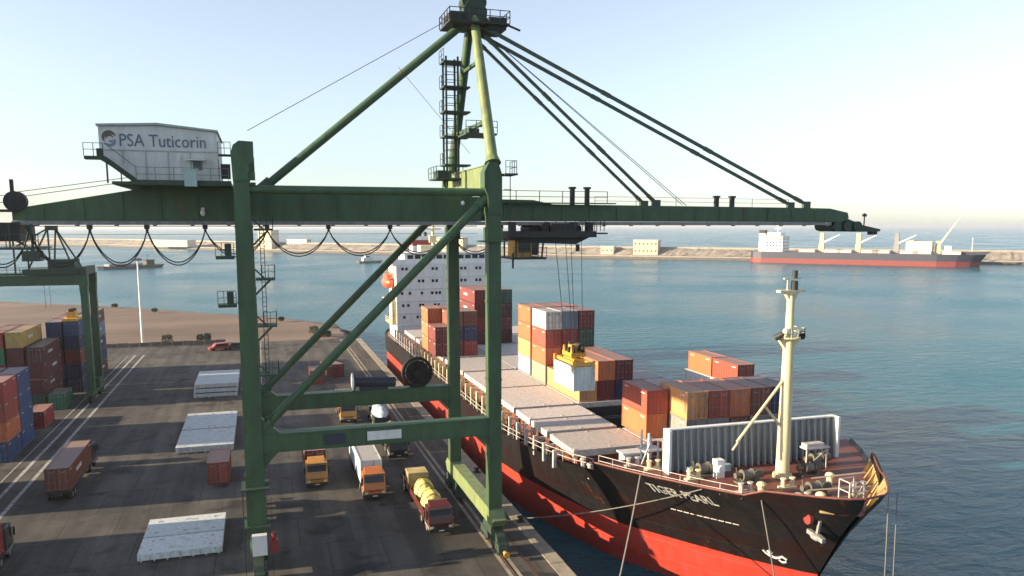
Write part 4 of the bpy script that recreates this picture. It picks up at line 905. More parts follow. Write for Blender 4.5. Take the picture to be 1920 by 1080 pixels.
# mooring lines (each a thing of its own)
def rope(p, q, sag, label, r=.05):
    p = Vector(p); q = Vector(q); pts = []
    for k in range(15):
        t = k/14; c = p.lerp(q, t); c.z -= sag*4*t*(1-t); pts.append(c)
    m = MB(); m.path(pts, r, 6); return tag(m.build('mooring_line', M['rope']), label, 'rope', 'mooring lines of the container ship')
rope(on_hull(62.6, 7.95, 0), (24.3, 52.5, .4), .5, 'slack grey mooring line from the ship name down to the quay edge', .07)
rope(on_hull(57.6, 7.9, 0), (24.3, 74.6, .4), .5, 'thin mooring line crossing the red hull sideways to the quay', .05)
rope(on_hull(53.5, 8.0, 0), (40.6, 53.2, SEA_Z-.3), .0, 'steep mooring line hanging in front of the bow thruster mark', .07)
for X, Y, lab in ((45.8, 48.6, 'left of two thin lines hanging straight from bow to water'), (47.2, 49.2, 'right of two thin lines hanging straight from bow to water')):
    rope((X, Y-.3, 9.2), (X+.1, Y-.5, SEA_Z-.2), 0, lab, .035)
# ---- containers on board
TALL = 'tall stack behind spreader'
gS = 'containers on the ship'
random.seed(11)
block(38.4, 106.5, HZ+.06, [['pale green', 'orange', 'brick red', 'white'], ['dark red', 'dark red', 'red', 'steel blue'][::1], ['maroon', 'maroon', 'dark green', 'dark red']], TALL+', front bay', group=gS, flips=False)
block(38.4, 113.3, HZ+.06, [['lilac blue', 'tan orange', 'orange', 'orange'], ['maroon', 'brown', 'dark red', 'dark red'], ['brown', 'dark red', 'maroon', 'red']], TALL+', rear bay', group=gS)
block(38.5, 93.8, HZ+.06, [['tan orange'], ['dark red', 'orange'], ['navy blue', 'dark red']], 'low pile below the spreader', L=12.19, group=gS)
block(38.5, 75.0, HZ+.06, [['orange', 'brick red']], 'narrow pair left of the wave breaker block', group=gS)
block(41.25, 71.4, HZ+.06, [['grey', 'tan orange'], ['grey', 'brick red'], ['brown', 'orange'], ['grey', 'brown'], ['grey', 'navy blue']], 'wide wave breaker block', group=gS, flips=False, top=1.14)
block(57.5, 87.2, 9.9, [['brick red']], 'the seaward row beyond the foredeck block, near box', group=gS)
block(57.5, 93.5, 9.9, [['orange']], 'the seaward row beyond the foredeck block, far box', group=gS)
m = MB(); m.box(57.2, 60.0, 86.8, 100.0, 4.3, 9.88); m.build('hatch_pedestal', M['white'], ship)
block(28.3, 134.5, HZ+.06, [['dark red', 'dark red'], ['dark red', 'navy blue', 'brown'], ['red', 'navy blue', 'brown']], 'aft landward stack, front bay', group=gS, flips=False)
block(28.3, 141.0, HZ+.06, [['orange', 'orange', 'orange'], ['brown', 'maroon', 'dark red']], 'aft landward stack, rear bay', group=gS)
block(38.6, 147.0, HZ+.06, [['dark red', 'red', 'dark red', 'dark red'], ['maroon', 'dark red', 'maroon', 'dark red'], ['maroon', 'dark red', 'maroon', 'dark green']], 'aft seaward stack by the bridge', L=12.19, group=gS)
# ---- spreader with the container it lifts, hanging below the trolley
PX, PY, PZ = 32.1, 79.9, 12.75
container(PX, PY, PZ, 'pale blue', 'pale blue container hanging from the yellow spreader', flip=True)
PT = PZ+2.66
sp = thing('spreader', 'yellow spreader with headblock hanging on ropes over the ship', 'spreader', (PX, PY, PT))
m = MB()
for s_ in (-1, 1):
    m.box(PX+s_*.95, PX+s_*.62, PY-3.0, PY+3.0, PT, PT+.34); m.box(PX-1.2, PX+1.2, PY+s_*2.72, PY+s_*3.02, PT, PT+.36)
    for q in (-1, 1): m.box(PX+s_*1.24, PX+s_*.98, PY+q*2.76, PY+q*3.04, PT-.35, PT+.5)
m.box(PX-.62, PX+.62, PY-1.5, PY+1.5, PT+.02, PT+.5); m.build('frame', M['yellow'], sp)
m = MB(); m.box(PX-.85, PX+.85, PY-1.35, PY+1.35, PT+.7, PT+1.15); m.box(PX-.5, PX+.5, PY-.5, PY+.5, PT+1.15, PT+1.9)
for s_ in (-1, 1):
    for q in (-1, 1): m.beam((PX+s_*.6, PY+q*1.1, PT+.4), (PX+s_*.6, PY+q*1.1, PT+.8), .12); m.prism([(PY+q*1.1-.3, PT+1.1), (PY+q*1.1+.3, PT+1.1), (PY+q*1.1+.1, PT+1.75), (PY+q*1.1-.1, PT+1.75)], 'x', PX+s_*.78, PX+s_*.62)
m.build('headblock', M['yellow'], sp)
for s_ in (-1, 1):
    for q in (-1, 1): m = MB(); m.disc((PX+s_*.55, PY+q*1.1, PT+1.45), 'x', .36, .14, 14); m.build('sheave', M['dark_steel'], sp)
m = MB(); m.tube((PX+.55, PY-.7, PT+1.6), (PX+.55, PY+.7, PT+1.6), .42, 12); m.box(PX-.3, PX+.3, PY+.6, PY+1.0, PT+1.15, PT+2.1); m.box(PX-.9, PX-.3, PY-.7, PY-.3, PT+1.15, PT+1.7); m.build('cable_basket', M['dark_steel'], sp)
for x, tx in ((-.55, 29.4), (.55, 31.2)):
    for y, ty in ((-1.1, 76.0), (1.1, 79.0)): m = MB(); m.beam((PX+x, PY+y, PT+1.6), (tx, ty, 29.4), .05); m.build('hoist_wire', M['cord'], sp)
# ------------------------------------------------------------ hatch panels landed on the quay
def hatch_panel(x0, x1, y0, y1, z0, z1, label, ribs=4):
    t = thing('hatch_panel', label, 'hatch panel', ((x0+x1)/2, (y0+y1)/2, z0), 0, 'hatch panels on the quay')
    m = MB(); m.box(x0, x1, y0, y1, z0+.12, z1); m.build('plate', M['hatch_w'], t)
    m = MB()
    for k in range(7): X = x0+.3+(x1-x0-.6)*k/6; m.box(X-.06, X+.06, y0-.05, y1+.05, z0, z0+.12)
    for k in range(9): X = x0+.2+(x1-x0-.4)*k/8; m.box(X-.05, X+.05, y0-.04, y0, z0+.12, z1-.05)
    m.build('stiffener', M['hatch_w'], t)
    m = MB()
    rr = random.Random(int(x0*10+y0))
    for X in (x0+1.0, (x0+x1)/2, x1-1.0):
        for Y in (y0+.9, y1-.9): m.box(X-.14, X+.14, Y-.14, Y+.14, z1, z1+.06)
    for k in range(3): X = rr.uniform(x0+.8, x1-.8); Y = rr.uniform(y0+.5, y1-.5); m.box(X-.25, X+.25, Y-.08, Y+.08, z1, z1+.05)
    m.build('lashing_socket', M['hatch'], t); return t
hatch_panel(-11.7, -4.5, 75.4, 79.4, 0, .72, 'white hatch panel nearest the camera left of the crane leg')
hatch_panel(-11.7, -4.5, 79.7, 84.6, 0, .72, 'white hatch panel behind the nearest one left of the crane leg')
hatch_panel(-11.8, -4.5, 111.5, 121.0, 0, .9, 'white hatch panel just behind the brick red container on the ground')
hatch_panel(-11.8, -4.5, 121.6, 132.0, 0, .9, 'white hatch panel lying second behind the brick red ground container')
for k in range(3): hatch_panel(-12.2+.1*k, -4.9+.1*k, 148.2, 162.0, k*.85, k*.85+.75, '%s white hatch panel of the farthest pile of three' % ['bottom', 'middle', 'top'][k])
container(-5.75, 96.9+3.03, 0.02, 'brick red', 'lone brick red container standing on the quay by the landside leg')
# ------------------------------------------------------------ yard stacks
gy = 'containers stacked in the yard'
random.seed(21)
rnd = random.Random(4)
YC_ = ['brick red', 'dark red', 'maroon', 'blue', 'navy blue', 'brown', 'orange', 'grey', 'dark green', 'red', 'steel blue']
def rc(n_): return [rnd.choice(YC_) for _ in range(n_)]
def ycols(x_right, cols): return x_right-len(cols)*(CW+.35)+.35
def yard(x_right, y0, cols, where, L=6.06): block(ycols(x_right, cols), y0, 0.02, cols, where, L, gap=.35, group=gy)
yard(-31.8, 114.2, [rc(4), ['blue', 'orange', 'brick red', 'red']], 'the nearest yard stack at the left edge')
yard(-31.8, 120.6, [rc(4), ['blue', 'blue', 'blue', 'blue']], 'the blue yard stack behind the nearest one')
yard(-31.8, 132.2, [['dark red'], ['red']], 'the low red yard row')
yard(-31.8, 145.6, [['dark green', 'maroon'], ['green', ]], 'the low green yard row')
yard(-34.6, 146.4, [['maroon', 'brown', 'dark red', 'green', 'red'], ['navy blue', 'navy blue', 'maroon', 'maroon', 'yellow'], ['maroon', 'maroon', 'maroon', 'maroon']], 'the dark tall yard stack by the gantry', L=12.19)
yard(-31.8, 160.0, [['navy blue', 'blue', 'dark red', 'navy blue', 'blue'], ['navy blue', 'navy blue', 'dark red', 'navy blue', 'blue']], 'the tall blue stack behind the gantry leg')
yard(-31.8, 166.6, [rc(5), rc(5)], 'the yard stack beyond the tall blue one')
yard(-31.8, 173.2, [rc(4), rc(5), rc(5)], 'the farthest yard stack beyond the gantry', L=12.19)
yard(-40.0, 120.0, [rc(4), rc(4), rc(5)], 'the second yard row at the left edge', L=12.19)
# the yard goes on beyond the left edge of the view: rows that shade the quay, with cross lanes between
random.seed(5)
def offyard(y0, n_, L, tiers):
    for i in range(n_):
        for k in range(tiers[i % len(tiers)]):
            for c in range(2):
                container(-36.2-c*2.8, y0+i*(L+.25)+L/2, .02+k*(CH+.012), rnd.choice(YC_), 'container in the yard rows beyond the left edge of the view', L, group='yard rows beyond the left edge')
offyard(72.2, 1, 12.19, [5]); offyard(93.0, 1, 12.19, [5])
# ------------------------------------------------------------ trucks (built facing -Y, origin under the front bumper)
def wheel_mesh(r=.52, t=.32):
    m = MB(); m.disc((0, 0, 0), 'x', r, t, 18); o = m.build('wheel', M['black'])
    me = o.data; bpy.data.objects.remove(o)
    m = MB(); m.disc((0, 0, 0), 'x', r*.55, t+.04, 12); m.disc((0, 0, 0), 'x', r*.22, t+.12, 8); o = m.build('rim', M['grey_steel']); rm = o.data; bpy.data.objects.remove(o)
    return me, rm
WM, RM = wheel_mesh()
def wheels(t, ys, xs=(-1.05, 1.05)):
    for y in ys:
        for x in xs:
            o = bpy.data.objects.new('wheel', WM); COL.objects.link(o); o.parent = t; o.location = (x, y, .52)
            q = bpy.data.objects.new('rim', RM); COL.objects.link(q); q.parent = o
def truck(x, y, rz, cab, label, L=14.0, bed='flat', sides=0.0, bedmat=None, cabtop=2.95):
    t = thing('truck', label, 'truck', (x, y, 0), rz, 'trucks on the quay')
    b = lambda m, n_, mat, p=t, **k: m.build(n_, mat, p, world=False, **k)
    m = MB(); m.prism([(.05, .55), (0, 1.25), (.18, 2.0), (.42, cabtop-.15), (.7, cabtop), (2.0, cabtop), (2.15, cabtop-.2), (2.15, .75), (1.75, .75), (1.6, 1.1), (1.0, 1.1), (.85, .75), (.8, .55)], 'x', -1.2, 1.2); c = b(m, 'cab', CAB[cab])
    m = MB(); m.prism([(.155, 2.0), (.385, cabtop-.28), (.36, cabtop-.27), (.13, 2.0)], 'x', -1.05, 1.05); b(m, 'windshield', M['glass'], c)
    for s in (-1, 1):
        m = MB(); m.box(s*1.2, s*1.215, .55, 1.5, 1.75, cabtop-.35); b(m, 'side_window', M['glass'], c)
        m = MB(); m.box(s*.75, s*1.08, -.05, .06, .78, 1.0); b(m, 'headlight', M['lamp'], c)
        m = MB(); m.box(s*1.28, s*1.45, .2, .3, 1.7, 2.5); m.beam((s*1.2, .3, 2.45), (s*1.36, .26, 2.45), .05); b(m, 'mirror', M['dark_steel'], c)
    m = MB(); m.box(-1.22, 1.22, -.12, .12, .42, .72); b(m, 'bumper', M['dark_steel'], c)
    m = MB()
    for k in range(4): m.box(-.75, .75, -.02+k*.045, .05+k*.045, 1.08+k*.13, 1.15+k*.13)
    b(m, 'grille', M['dark_steel'], c)
    m = MB(); m.box(-1.15, 1.15, .12, .45, cabtop-.12, cabtop-.06); b(m, 'sun_visor', M['dark_steel'], c)
    m = MB(); m.box(-.26, .26, -.135, -.12, .5, .62); b(m, 'number_plate', M['white'], c)
    m = MB(); m.box(-1.22, 1.22, .04, 2.16, .60, .92); b(m, 'lower_skirt', M['grey_steel'], c)
    m = MB(); m.prism([(.7, cabtop), (1.9, cabtop), (1.9, cabtop+.42), (1.5, cabtop+.42)], 'x', -.95, .95); b(m, 'roof_fairing', CAB[cab], c)
    for s in (-1, 1):
        m = MB(); m.tube((s*.85, 4.9, .78), (s*.85, 6.0, .78), .28, 12); b(m, 'fuel_tank', M['grey_steel'])
        m = MB(); m.box(s*.95, s*1.2, -.06, .02, .74, .80); m.box(s*1.12, s*1.2, -.07, .03, 1.02, 1.12); b(m, 'indicator', M['yellow'], c)
    m = MB(); m.box(-.45, .45, .8, L, .72, .98); m.box(-1.1, -.5, 2.6, 3.8, .55, 1.05); m.box(.5, 1.1, 2.6, 3.8, .55, 1.05); b(m, 'chassis', M['dark_steel'])
    m = MB(); m.box(-1.24, 1.24, 2.5, L, 1.02, 1.22)
    for k in range(int(L/1.2)-2): yy = 2.8+k*1.2; m.box(-1.24, 1.24, yy, yy+.12, .96, 1.02)
    b(m, 'load_bed', bedmat or M['dark_steel'])
    if sides:
        m = MB(); m.box(-1.24, -1.18, 2.5, L, 1.22, 1.22+sides); m.box(1.18, 1.24, 2.5, L, 1.22, 1.22+sides); m.box(-1.18, 1.18, 2.5, 2.56, 1.22, 1.22+sides+.2); m.box(-1.18, 1.18, L-.06, L, 1.22, 1.22+sides); b(m, 'side_board', bedmat or M['dark_steel'])
    wheels(t, (1.3, 3.0+.9) + ((L-1.2, L-2.4) if L > 8 else (L-1.2,)))
    return t
BZ = 1.235
truck(5.2, 91.6, 0, 'amber', 'amber cab truck hauling a dark red container under the crane', 9.2)
container(5.2, 91.6+2.75+3.03, BZ, 'dark red', 'dark red container riding on the amber cab truck', flip=False, group=None)
truck(11.0, 85.6, 0, 'orange', 'orange cab truck hauling a pale blue container under the crane', 15.2)
container(11.0, 85.6+2.8+6.1, BZ, 'pale blue', 'long pale blue container riding on the orange cab truck', L=12.19, flip=True)
t3 = truck(15.8, 73.5, R(0), 'maroon', 'maroon truck loaded with yellow wrapped bundles beside the waterside leg', 16.5, sides=.5, bedmat=CAB['maroon'], cabtop=2.7)
def bundle(x, y, z, rx, ry, rz_, mat, label, seed, n_=2):
    rg = random.Random(seed); m = MB()
    m.ell((0, 0, 0), rx, ry, rz_, 16, 10, rg, .05, -.05)
    o = m.build('bundle', mat, smooth=True); o.location = (x, y, z+.05*rz_)
    for k in range(3):
        yy = ry*(-.55+.55*k); kx = math.sqrt(max(0, 1-(yy/ry)**2)); q = MB()
        q.path([(rx*kx*1.03*math.cos(t_), yy+.06*math.sin(3*t_), rz_*kx*1.03*math.sin(t_)) for t_ in [math.pi*i/12 for i in range(13)]], .035, 5)
        q.build('lashing_rope', M['cord'], o, world=False)
    return tag(o, label, 'bundle', 'wrapped loads on the trucks')
bundle(15.8, 78.4, BZ, 1.15, 1.7, 1.9, M['tarp_y'], 'front yellow wrapped bundle right behind the maroon cab', 1)
bundle(15.8, 82.0, BZ, 1.15, 1.7, 1.9, M['tarp_y'], 'rear yellow wrapped bundle in the middle of the maroon truck', 2)
m = MB(); m.box(14.7, 16.9, 85.0, 87.4, BZ, BZ+1.6)
for k in range(4): m.box(14.66, 14.7, 85.1+k*.58, 85.5+k*.58, BZ+.05, BZ+1.55)
tag(m.build('crate', M['tarp_t']), 'tan crate at the tail of the maroon truck', 'crate')
truck(16.1, 100.4, 0, 'dark', 'dark cab truck under a tan tarpaulin seen past the portal beam', 10, sides=.8)
bundle(16.1, 106.5, BZ, 1.25, 3.4, 2.2, M['tarp_t'], 'tan tarpaulin load on the dark cab truck', 3)
truck(11.9, 121.5, 0, 'amber', 'distant amber cab truck with dark red container between the portal beams', 9.2)
container(11.9, 121.5+2.75+3.03, BZ, 'dark red', 'dark red container on the distant amber cab truck')
truck(16.4, 126.1, R(180), 'white', 'truck driving away under a blue and white tarpaulin between the portal beams', 9.5, sides=.6)
bundle(16.4, 119.9, BZ, 1.3, 3.1, 2.4, M['tarp_b'], 'blue and white tarpaulin load between the portal beams', 4)
truck(-22.2, 110.6, R(180), 'dark', 'dark cab truck driving away with a brown container at left', 15.4)
container(-22.2, 110.6-2.8-6.1-.2, BZ, 'brown', 'long brown container on the truck driving away at left', L=12.19, flip=False)
truck(-24.2, 81.6, R(180), 'dark', 'truck driving away cut by the lower left edge', 9.6)
container(-24.2, 81.6-2.8-3.03, BZ, 'red', 'red container on the truck cut by the lower left edge', flip=False)
# red containers standing beyond the portal at the far truck lane
container(9.3, 158, .02, 'brick red', 'brick red container standing far off behind the cable drum')
container(13.0, 164, .02, 'dark red', 'dark red container standing far off left of the cable reel', rz=R(20))
# parked cars by the quay end
def car(x, y, rz, mat, label):
    t = thing('car', label, 'car', (x, y, 0), rz, 'cars parked at the quay end')
    m = MB(); m.prism([(-2.3, .35), (2.3, .35), (2.35, .8), (1.5, .98), (.75, 1.75), (-2.0, 1.8), (-2.35, .95)], 'y', -.9, .9); m.build('body', mat, t, world=False)
    m = MB(); m.prism([(.85, 1.55), (1.35, 1.05), (1.37, 1.07), (.87, 1.6)], 'y', -.75, .75); m.build('windshield', M['glass'], t, world=False)
    for s in (-1, 1):
        m = MB(); m.prism([(-1.9, 1.05), (1.1, 1.05), (.6, 1.6), (-1.8, 1.6)], 'y', s*.9, s*.915); m.build('side_window', M['glass'], t, world=False)
        for xx in (-1.45, 1.45):
            m = MB(); m.disc((xx, s*.8, .34), 'y', .34, .22, 14); m.build('wheel', M['black'], t, world=False)
car(-10.6, 205.5, R(200), CAB['red'], 'dull red car parked at the quay end left of the crane leg')
car(-6.5, 206.0, R(170), CAB['dark'], 'dark car parked at the quay end against the crane leg')
car(15.5, 222.5, R(175), CAB['dark'], 'dark car parked on bare earth beyond the quay between the diagonals')
# low wall, barriers, lamp pole, shrubs at the quay end
m = MB()
w_ = thing('boundary_wall', 'low dusty concrete wall along the end of the quay', 'wall', (-22, 217.6, 0))
for k in range(12):
    X = -40+k*2.55; m = MB(); m.box(X, X+2.5, 217.5, 217.8, -.1, .95+.05*(k % 3)); m.build('panel', M['concrete_d'], w_)
    m = MB(); m.box(X-.12, X+.08, 217.42, 217.88, -.1, 1.15); m.build('pillar', M['concrete'], w_)
lp = thing('lamp_pole', 'tall slim white floodlight pole at the quay end', 'lamp pole', (-29.3, 219.5, 0))
m = MB(); m.tube((-29.3, 219.5, 0), (-29.3, 219.5, 22), .34, 12, .16); m.build('pole', M['white'], lp)
m = MB(); m.disc((-29.3, 219.5, 22), 'z', .9, .2, 12)
for k in range(6): t = math.pi*k/3; m.box(-29.3+.8*math.cos(t)-.25, -29.3+.8*math.cos(t)+.25, 219.5+.8*math.sin(t)-.2, 219.5+.8*math.sin(t)+.2, 21.5, 21.9)
m.build('lamp_head', M['grey_steel'], lp)
m = MB(); m.box(-29.9, -28.7, 218.9, 220.1, -.1, .5); m.build('footing', M['concrete'], lp)
def shrub(x, y, h, r, label, seed):
    rg = random.Random(seed); t = thing('shrub', label, 'shrub', (x, y, 0), 0, 'shrubs at the quay end')
    m = MB()
    for k in range(5): a = rg.uniform(0, 6.3); m.tube((x, y, 0), (x+math.cos(a)*r*.5, y+math.sin(a)*r*.5, h*.6), .06, 5, .02)
    m.build('trunk', M['rail'], t)
    m = MB()
    for k in range(420):
        a = rg.uniform(0, 6.3); q = rg.random()**.5*r; z = h*(.25+.75*rg.random()**.8); q *= 1-.5*abs(z/h-.55)
        p = Vector((x+q*math.cos(a), y+q*math.sin(a), z)); s = rg.uniform(.10, .24); u = Vector((rg.gauss(0, 1), rg.gauss(0, 1), rg.gauss(0, 1))).normalized(); v = u.orthogonal()
        m.add([p+u*s, p+v*s*.5, p-u*s, p-v*s*.5], [(0, 1, 2, 3)])
    m.build('crown', M['leaf'], t)
for i, (x, y, h, r, lab) in enumerate(((-23.4, 218.6, 2.6, 1.5, 'dark shrub on the wall right of the lamp pole'), (-15.6, 218.8, 2.4, 1.0, 'left of two shrubs midway along the quay end wall'), (-13.8, 218.8, 2.6, 1.0, 'right of two shrubs midway along the quay end wall'), (13.4, 226, 2.6, 1.6, 'shrub on bare earth between the diagonal braces'), (-52, 325, 1.6, 1.2, 'lone shrub on the shore left of the lamp pole'), (-36, 303, 1.6, 1.1, 'lone shrub on the shore right of the lamp pole'), (5.5, 262, 1.6, 1.1, 'lone shrub on the shore right of the crane leg'))): shrub(x, y, h, r, lab, i)
# bollards on the quay edge
bm_ = MB(); bm_.tube((0, 0, 0), (0, 0, .45), .24, 12, .2); bm_.ell((0, 0, .5), .36, .36, .16, 12, 6); bm_.box(-.4, .4, -.4, .4, 0, .06)
b0 = None
for i, (y, lab) in enumerate(((52.5, 'iron bollard holding the slack mooring line'), (74.6, 'iron bollard at the quay edge level with the near crane leg'), (92, 'iron bollard at the quay edge behind the waterside legs'), (112, 'iron bollard at the quay edge beside the far red hull'))):
    if b0 is None: b0 = bm_.build('bollard', M['dark_steel']); o = b0
    else: o = b0.copy(); COL.objects.link(o)
    o.location = (24.3, y, .06); tag(o, lab, 'bollard', 'bollards along the quay edge')
# ------------------------------------------------------------ yard gantry crane at left
rt = thing('yard_gantry_crane', 'dark green rubber tyred gantry crane over the yard stacks at left', 'crane', (-40, 154, 0))
for X in (-28.6, -52.4):
    for y in (150.6, 158.0):
        m = MB(); m.box(X-.55, X+.55, y-.5, y+.5, 1.9, 20.2); m.prism([(X-.55, 18.6), (X+.55, 18.6), (X+.7, 21.7), (X-.7, 21.7)], 'y', y-.7, y+.7); m.build('leg', M['green_rtg'], rt)
    m = MB(); m.box(X-.5, X+.5, 148.6, 160.0, 1.3, 2.1); m.box(X-.9, X+.9, 152.8, 155.8, 2.1, 3.6); sb = m.build('sill_beam', M['green_rtg'], rt)
    for y in (149.4, 151.2, 157.4, 159.2):
        m = MB(); m.disc((X, y, .75), 'x', .75, .5, 18); m.build('wheel', M['black'], rt)
for y in (150.6, 158.0):
    m = MB(); m.box(-53.2, -27.9, y-.55, y+.55, 20.2, 21.8); m.box(-53.2, -27.9, y-.75, y+.75, 21.8, 21.9); m.rail([(-53.2, y-.75, 21.9), (-28, y-.75, 21.9)], 1.0, 2.0, .06); m.build('top_girder', M['green_rtg'], rt)
m = MB(); m.box(-37.5, -29.0, 150, 158.6, 22.0, 22.9); m.box(-34.0, -30.0, 151.5, 156, 22.9, 24.4); m.box(-28.9, -28.0, 150, 158, 21.9, 23.2); m.build('gantry_trolley', M['green_d'], rt)
m = MB()
ap = [(-33.6, 151.5, 29.6), (-32.4, 151.5, 29.6)]
for q in ((-39.0, 151.5, 26.3), (-36.8, 151.5, 23.0), (-33.6, 151.5, 23.0)): m.beam(ap[0], q, .24)
for q in ((-33.0, 151.5, 23.0), (-30.2, 151.5, 23.0), (-28.8, 151.5, 23.0)): m.beam(ap[1], q, .24)
m.beam((-38.2, 151.5, 26.2), (-31.0, 151.5, 26.2), .2); m.beam((-40.0, 151.5, 29.0), (-32.2, 151.5, 23.2), .4); m.beam((-38.8, 151.5, 28.4), (-38.8, 151.5, 22), .24); m.beam((-36.8, 151.5, 26.2), (-36.8, 151.5, 22), .24); m.box(-37.6, -35.0, 151, 154, 24.2, 25.9); m.box(-33.9, -32.1, 151.1, 152, 29.3, 30.1); m.build('hoist_frame', M['green_d'], rt)
m = MB(); m.beam((-35, 152.5, 16.2), (-35, 152.5, 22), .05); m.beam((-35, 156, 16.2), (-35, 156, 22), .05); m.build('hoist_wire', M['cord'], rt)
s2 = thing('spreader', 'small yellow spreader resting above the blue yard stack', 'spreader', (-33.3, 163.1, 13.1))
m = MB(); m.box(-34.4, -32.0, 160.2, 166.2, 13.08, 13.5); m.box(-33.9, -32.6, 161.6, 164.6, 13.5, 14.6); m.build('frame', M['yellow'], s2)
m = MB(); m.disc((-33.2, 162.2, 14.7), 'x', .4, .8, 12); m.disc((-33.2, 164.0, 14.7), 'x', .4, .8, 12); m.build('sheave', M['black'], s2)
# ------------------------------------------------------------ far bulk carrier and small craft
def bulk_carrier():
    P = Vector((438, 654)); Q = Vector((557, 507)); L = (Q-P).length; a = math.atan2(Q.y-P.y, Q.x-P.x)
    t = thing('bulk_carrier', 'long dark bulk carrier with red waterline moored at the breakwater', 'ship', (P.x, P.y, SEA_Z), a)
    b = lambda m, n_, mat, p=t, **k: m.build(n_, mat, p, world=False, **k)
    W = 14.0
    pr = [(0, 8), (4, 14), (12, 16), (L-32, 16), (L-18, 13), (L-8, 7), (L-1, 0)]
    def sheet(z0, z1, rake0, rake1, name, mat):
        m = MB(); vs = []
        top = [(x, W-h) for x, h in pr]+[(x, W+h) for x, h in reversed(pr)]
        n_ = len(top)
        for x, y in top: k = max(0, (x-(L-32))/32); vs.append((x+rake0*k, y, z0))
        for x, y in top: k = max(0, (x-(L-32))/32); vs.append((x+rake1*k, y, z1))
        m.add(vs, [(i, (i+1) % n_, (i+1) % n_+n_, i+n_) for i in range(n_)]+[tuple(range(n_, 2*n_))]); return b(m, name, mat)
    sheet(-2, 4.4, -1, 0, 'boot_topping', M['bulkred']); sheet(4.4, 10.2, 0, 4, 'topside_plating', M['navy'])
    m = MB(); m.prism([(L-22, 10.2), (L+2, 10.2), (L+6, 12.8), (L-22, 12.0)], 'y', W-5, W+5); b(m, 'forecastle', M['navy'])
    m = MB(); m.box(14, 30, W-12, W+12, 10.2, 24); m.box(13, 31, W-15, W+15, 24, 24.4); m.box(15, 27, W-9, W+9, 24.4, 27.6); acc2 = b(m, 'accommodation_block', M['white_clean'])
    for s in range(4):
        for i in range(5): m = MB(); m.box(30, 30.1, W-10+i*4.4, W-8.4+i*4.4, 12+s*3, 13.3+s*3); b(m, 'window', M['glass'], acc2); m = MB(); m.box(15.5+i*2.9, 16.9+i*2.9, W-12.1, W-12, 12+s*3, 13.3+s*3); b(m, 'window', M['glass'], acc2)
    m = MB(); m.box(6, 11, W-4, W+4, 10.2, 27); b(m, 'funnel', M['white_clean']); m = MB(); m.box(5.9, 11.1, W-4.1, W+4.1, 26.9, 29.8); b(m, 'funnel_top', M['dark_steel'])
    m = MB(); m.tube((22, W, 27.6), (22, W, 34), .4, 8); m.box(19, 25, W-.3, W+.3, 31, 31.5); b(m, 'radar_mast', M['white'])
    for i, x in enumerate((62, 93, 124, 156)):
        m = MB(); m.box(x-2.2, x+2.2, W-2.2, W+2.2, 10.2, 17.5); m.box(x-1.7, x+1.7, W-1.7, W+1.7, 17.5, 27.5 if i < 3 else 21); cp = b(m, 'crane_post', M['cream'] if i != 2 else M['grey_steel'])
        m = MB(); m.beam((x+1.5, W-1, 19), (x+15, W-1, 26) if i < 3 else (x+16, W-1, 43), 1.5, 1.5, .5, .5); b(m, 'jib', M['white'] if i != 3 else M['cream'], cp)
        for dx in (-11, 11):
            m = MB(); m.box(x+dx-7, x+dx+7, W-9, W+9, 10.2, 12.6); b(m, 'hatch_cover', M['hatch'])
    m = MB(); m.box(132, 152, W-6, W+6, 12.6, 20.5); m.box(134, 138, W-6.5, W+6.5, 20.5, 21.5); b(m, 'grab_hopper', M['bldg'])
    m = MB(); m.tube((L-8, W, 12), (L-8, W, 24), .3, 8); b(m, 'foremast', M['white'])
    m = MB(); m.box(L-28, L-23, W-3, W+3, 12, 17); b(m, 'deck_house', M['white'])
    m = MB(); 
    for k in range(4): m.box(L-24+k*3, L-22.4+k*3, W-14.4+k*1.2, W-14.2+k*1.2, 7.2, 9.0)
    return t
bulk_carrier()
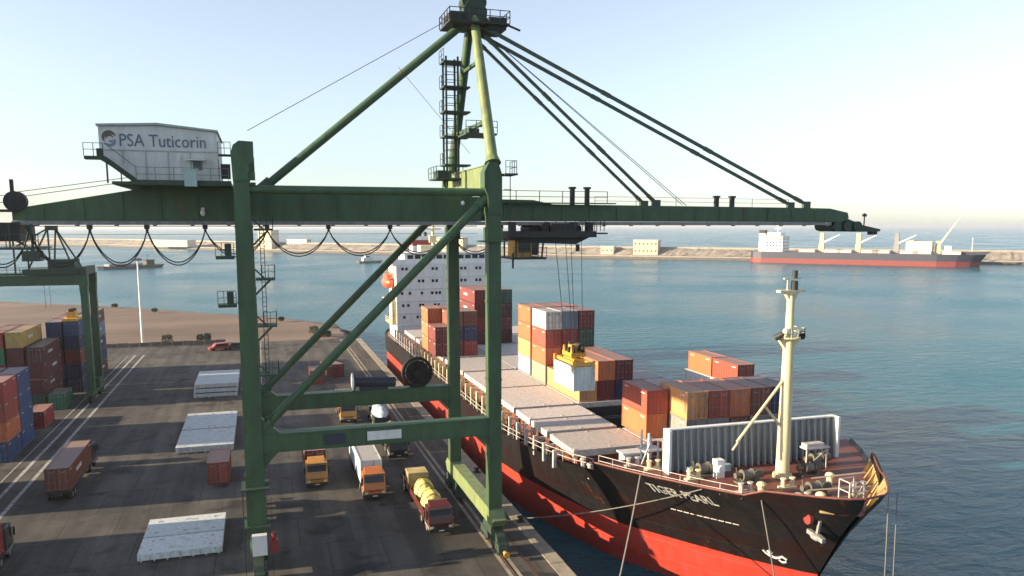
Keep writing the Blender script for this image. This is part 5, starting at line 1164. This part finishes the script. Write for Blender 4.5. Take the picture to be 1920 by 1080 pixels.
def barge(x, y, rz, label):
    t = thing('barge', label, 'boat', (x, y, SEA_Z), rz)
    m = MB(); m.prism([(-24, -.5), (24, -.5), (27, 2.6), (22, 2.4), (-23, 2.4), (-26, 2.4)], 'y', -4.5, 4.5); m.build('hull', M['navy'], t, world=False)
    m = MB(); m.box(-20, 8, -3.6, 3.6, 2.4, 4.0); m.build('cargo', M['grey_steel'], t, world=False)
    m = MB(); m.box(12, 19, -3, 3, 2.4, 6.2); m.box(11, 20, -3.4, 3.4, 6.2, 6.5); m.build('wheelhouse', M['dark_steel'], t, world=False)
    m = MB(); m.tube((15, 0, 6.5), (15, 0, 11), .2, 6); m.build('mast', M['dark_steel'], t, world=False)
barge(-99, 704, R(40), 'long dark low barge on the water left of the crane leg')
def launch(x, y, rz, label):
    t = thing('launch', label, 'boat', (x, y, SEA_Z), rz)
    m = MB(); m.prism([(-10, -.5), (9, -.5), (13, 2.2), (-11, 1.8)], 'y', -3, 3); m.build('hull', M['concrete_d'], t, world=False)
    m = MB(); m.box(-6, 3, -2.2, 2.2, 1.8, 5.0); m.box(-4, 1, -1.8, 1.8, 5.0, 7.0); m.build('cabin', M['white_clean'], t, world=False)
    m = MB(); m.box(1.0, 1.06, -1.5, 1.5, 5.4, 6.5); m.box(-3.5, .5, -1.86, -1.8, 5.4, 6.4); m.build('window', M['glass'], t, world=False)
launch(95, 742, R(15), 'small white launch on the water between the crane diagonals')
m = MB(); m.ell((0, 0, .3), .8, .8, .9, 12, 8); m.tube((0, 0, 1), (0, 0, 2.6), .12, 8)
bu = m.build('buoy', M['dark_steel'], smooth=True); bu.location = (88, 128, SEA_Z); tag(bu, 'small dark buoy afloat beyond the low container pile', 'buoy')
# ------------------------------------------------------------ sea haze over the whole harbour
m = MB(); m.box(-46000, 46000, -46000, 46000, SEA_Z-8, 56)
hm = bpy.data.materials.new('sea_haze'); hm.use_nodes = True; hn = hm.node_tree.nodes
hn.remove(hn["Principled BSDF"]); pv = hn.new("ShaderNodeVolumePrincipled")
pv.inputs["Color"].default_value = (0.90, 0.93, 1.0, 1); pv.inputs["Density"].default_value = 0.00009; pv.inputs["Anisotropy"].default_value = 0.3
hm.node_tree.links.new(pv.outputs[0], hn["Material Output"].inputs["Volume"])
tag(m.build('haze', hm), 'thin pale haze hanging over the whole harbour', 'haze', kind='stuff')
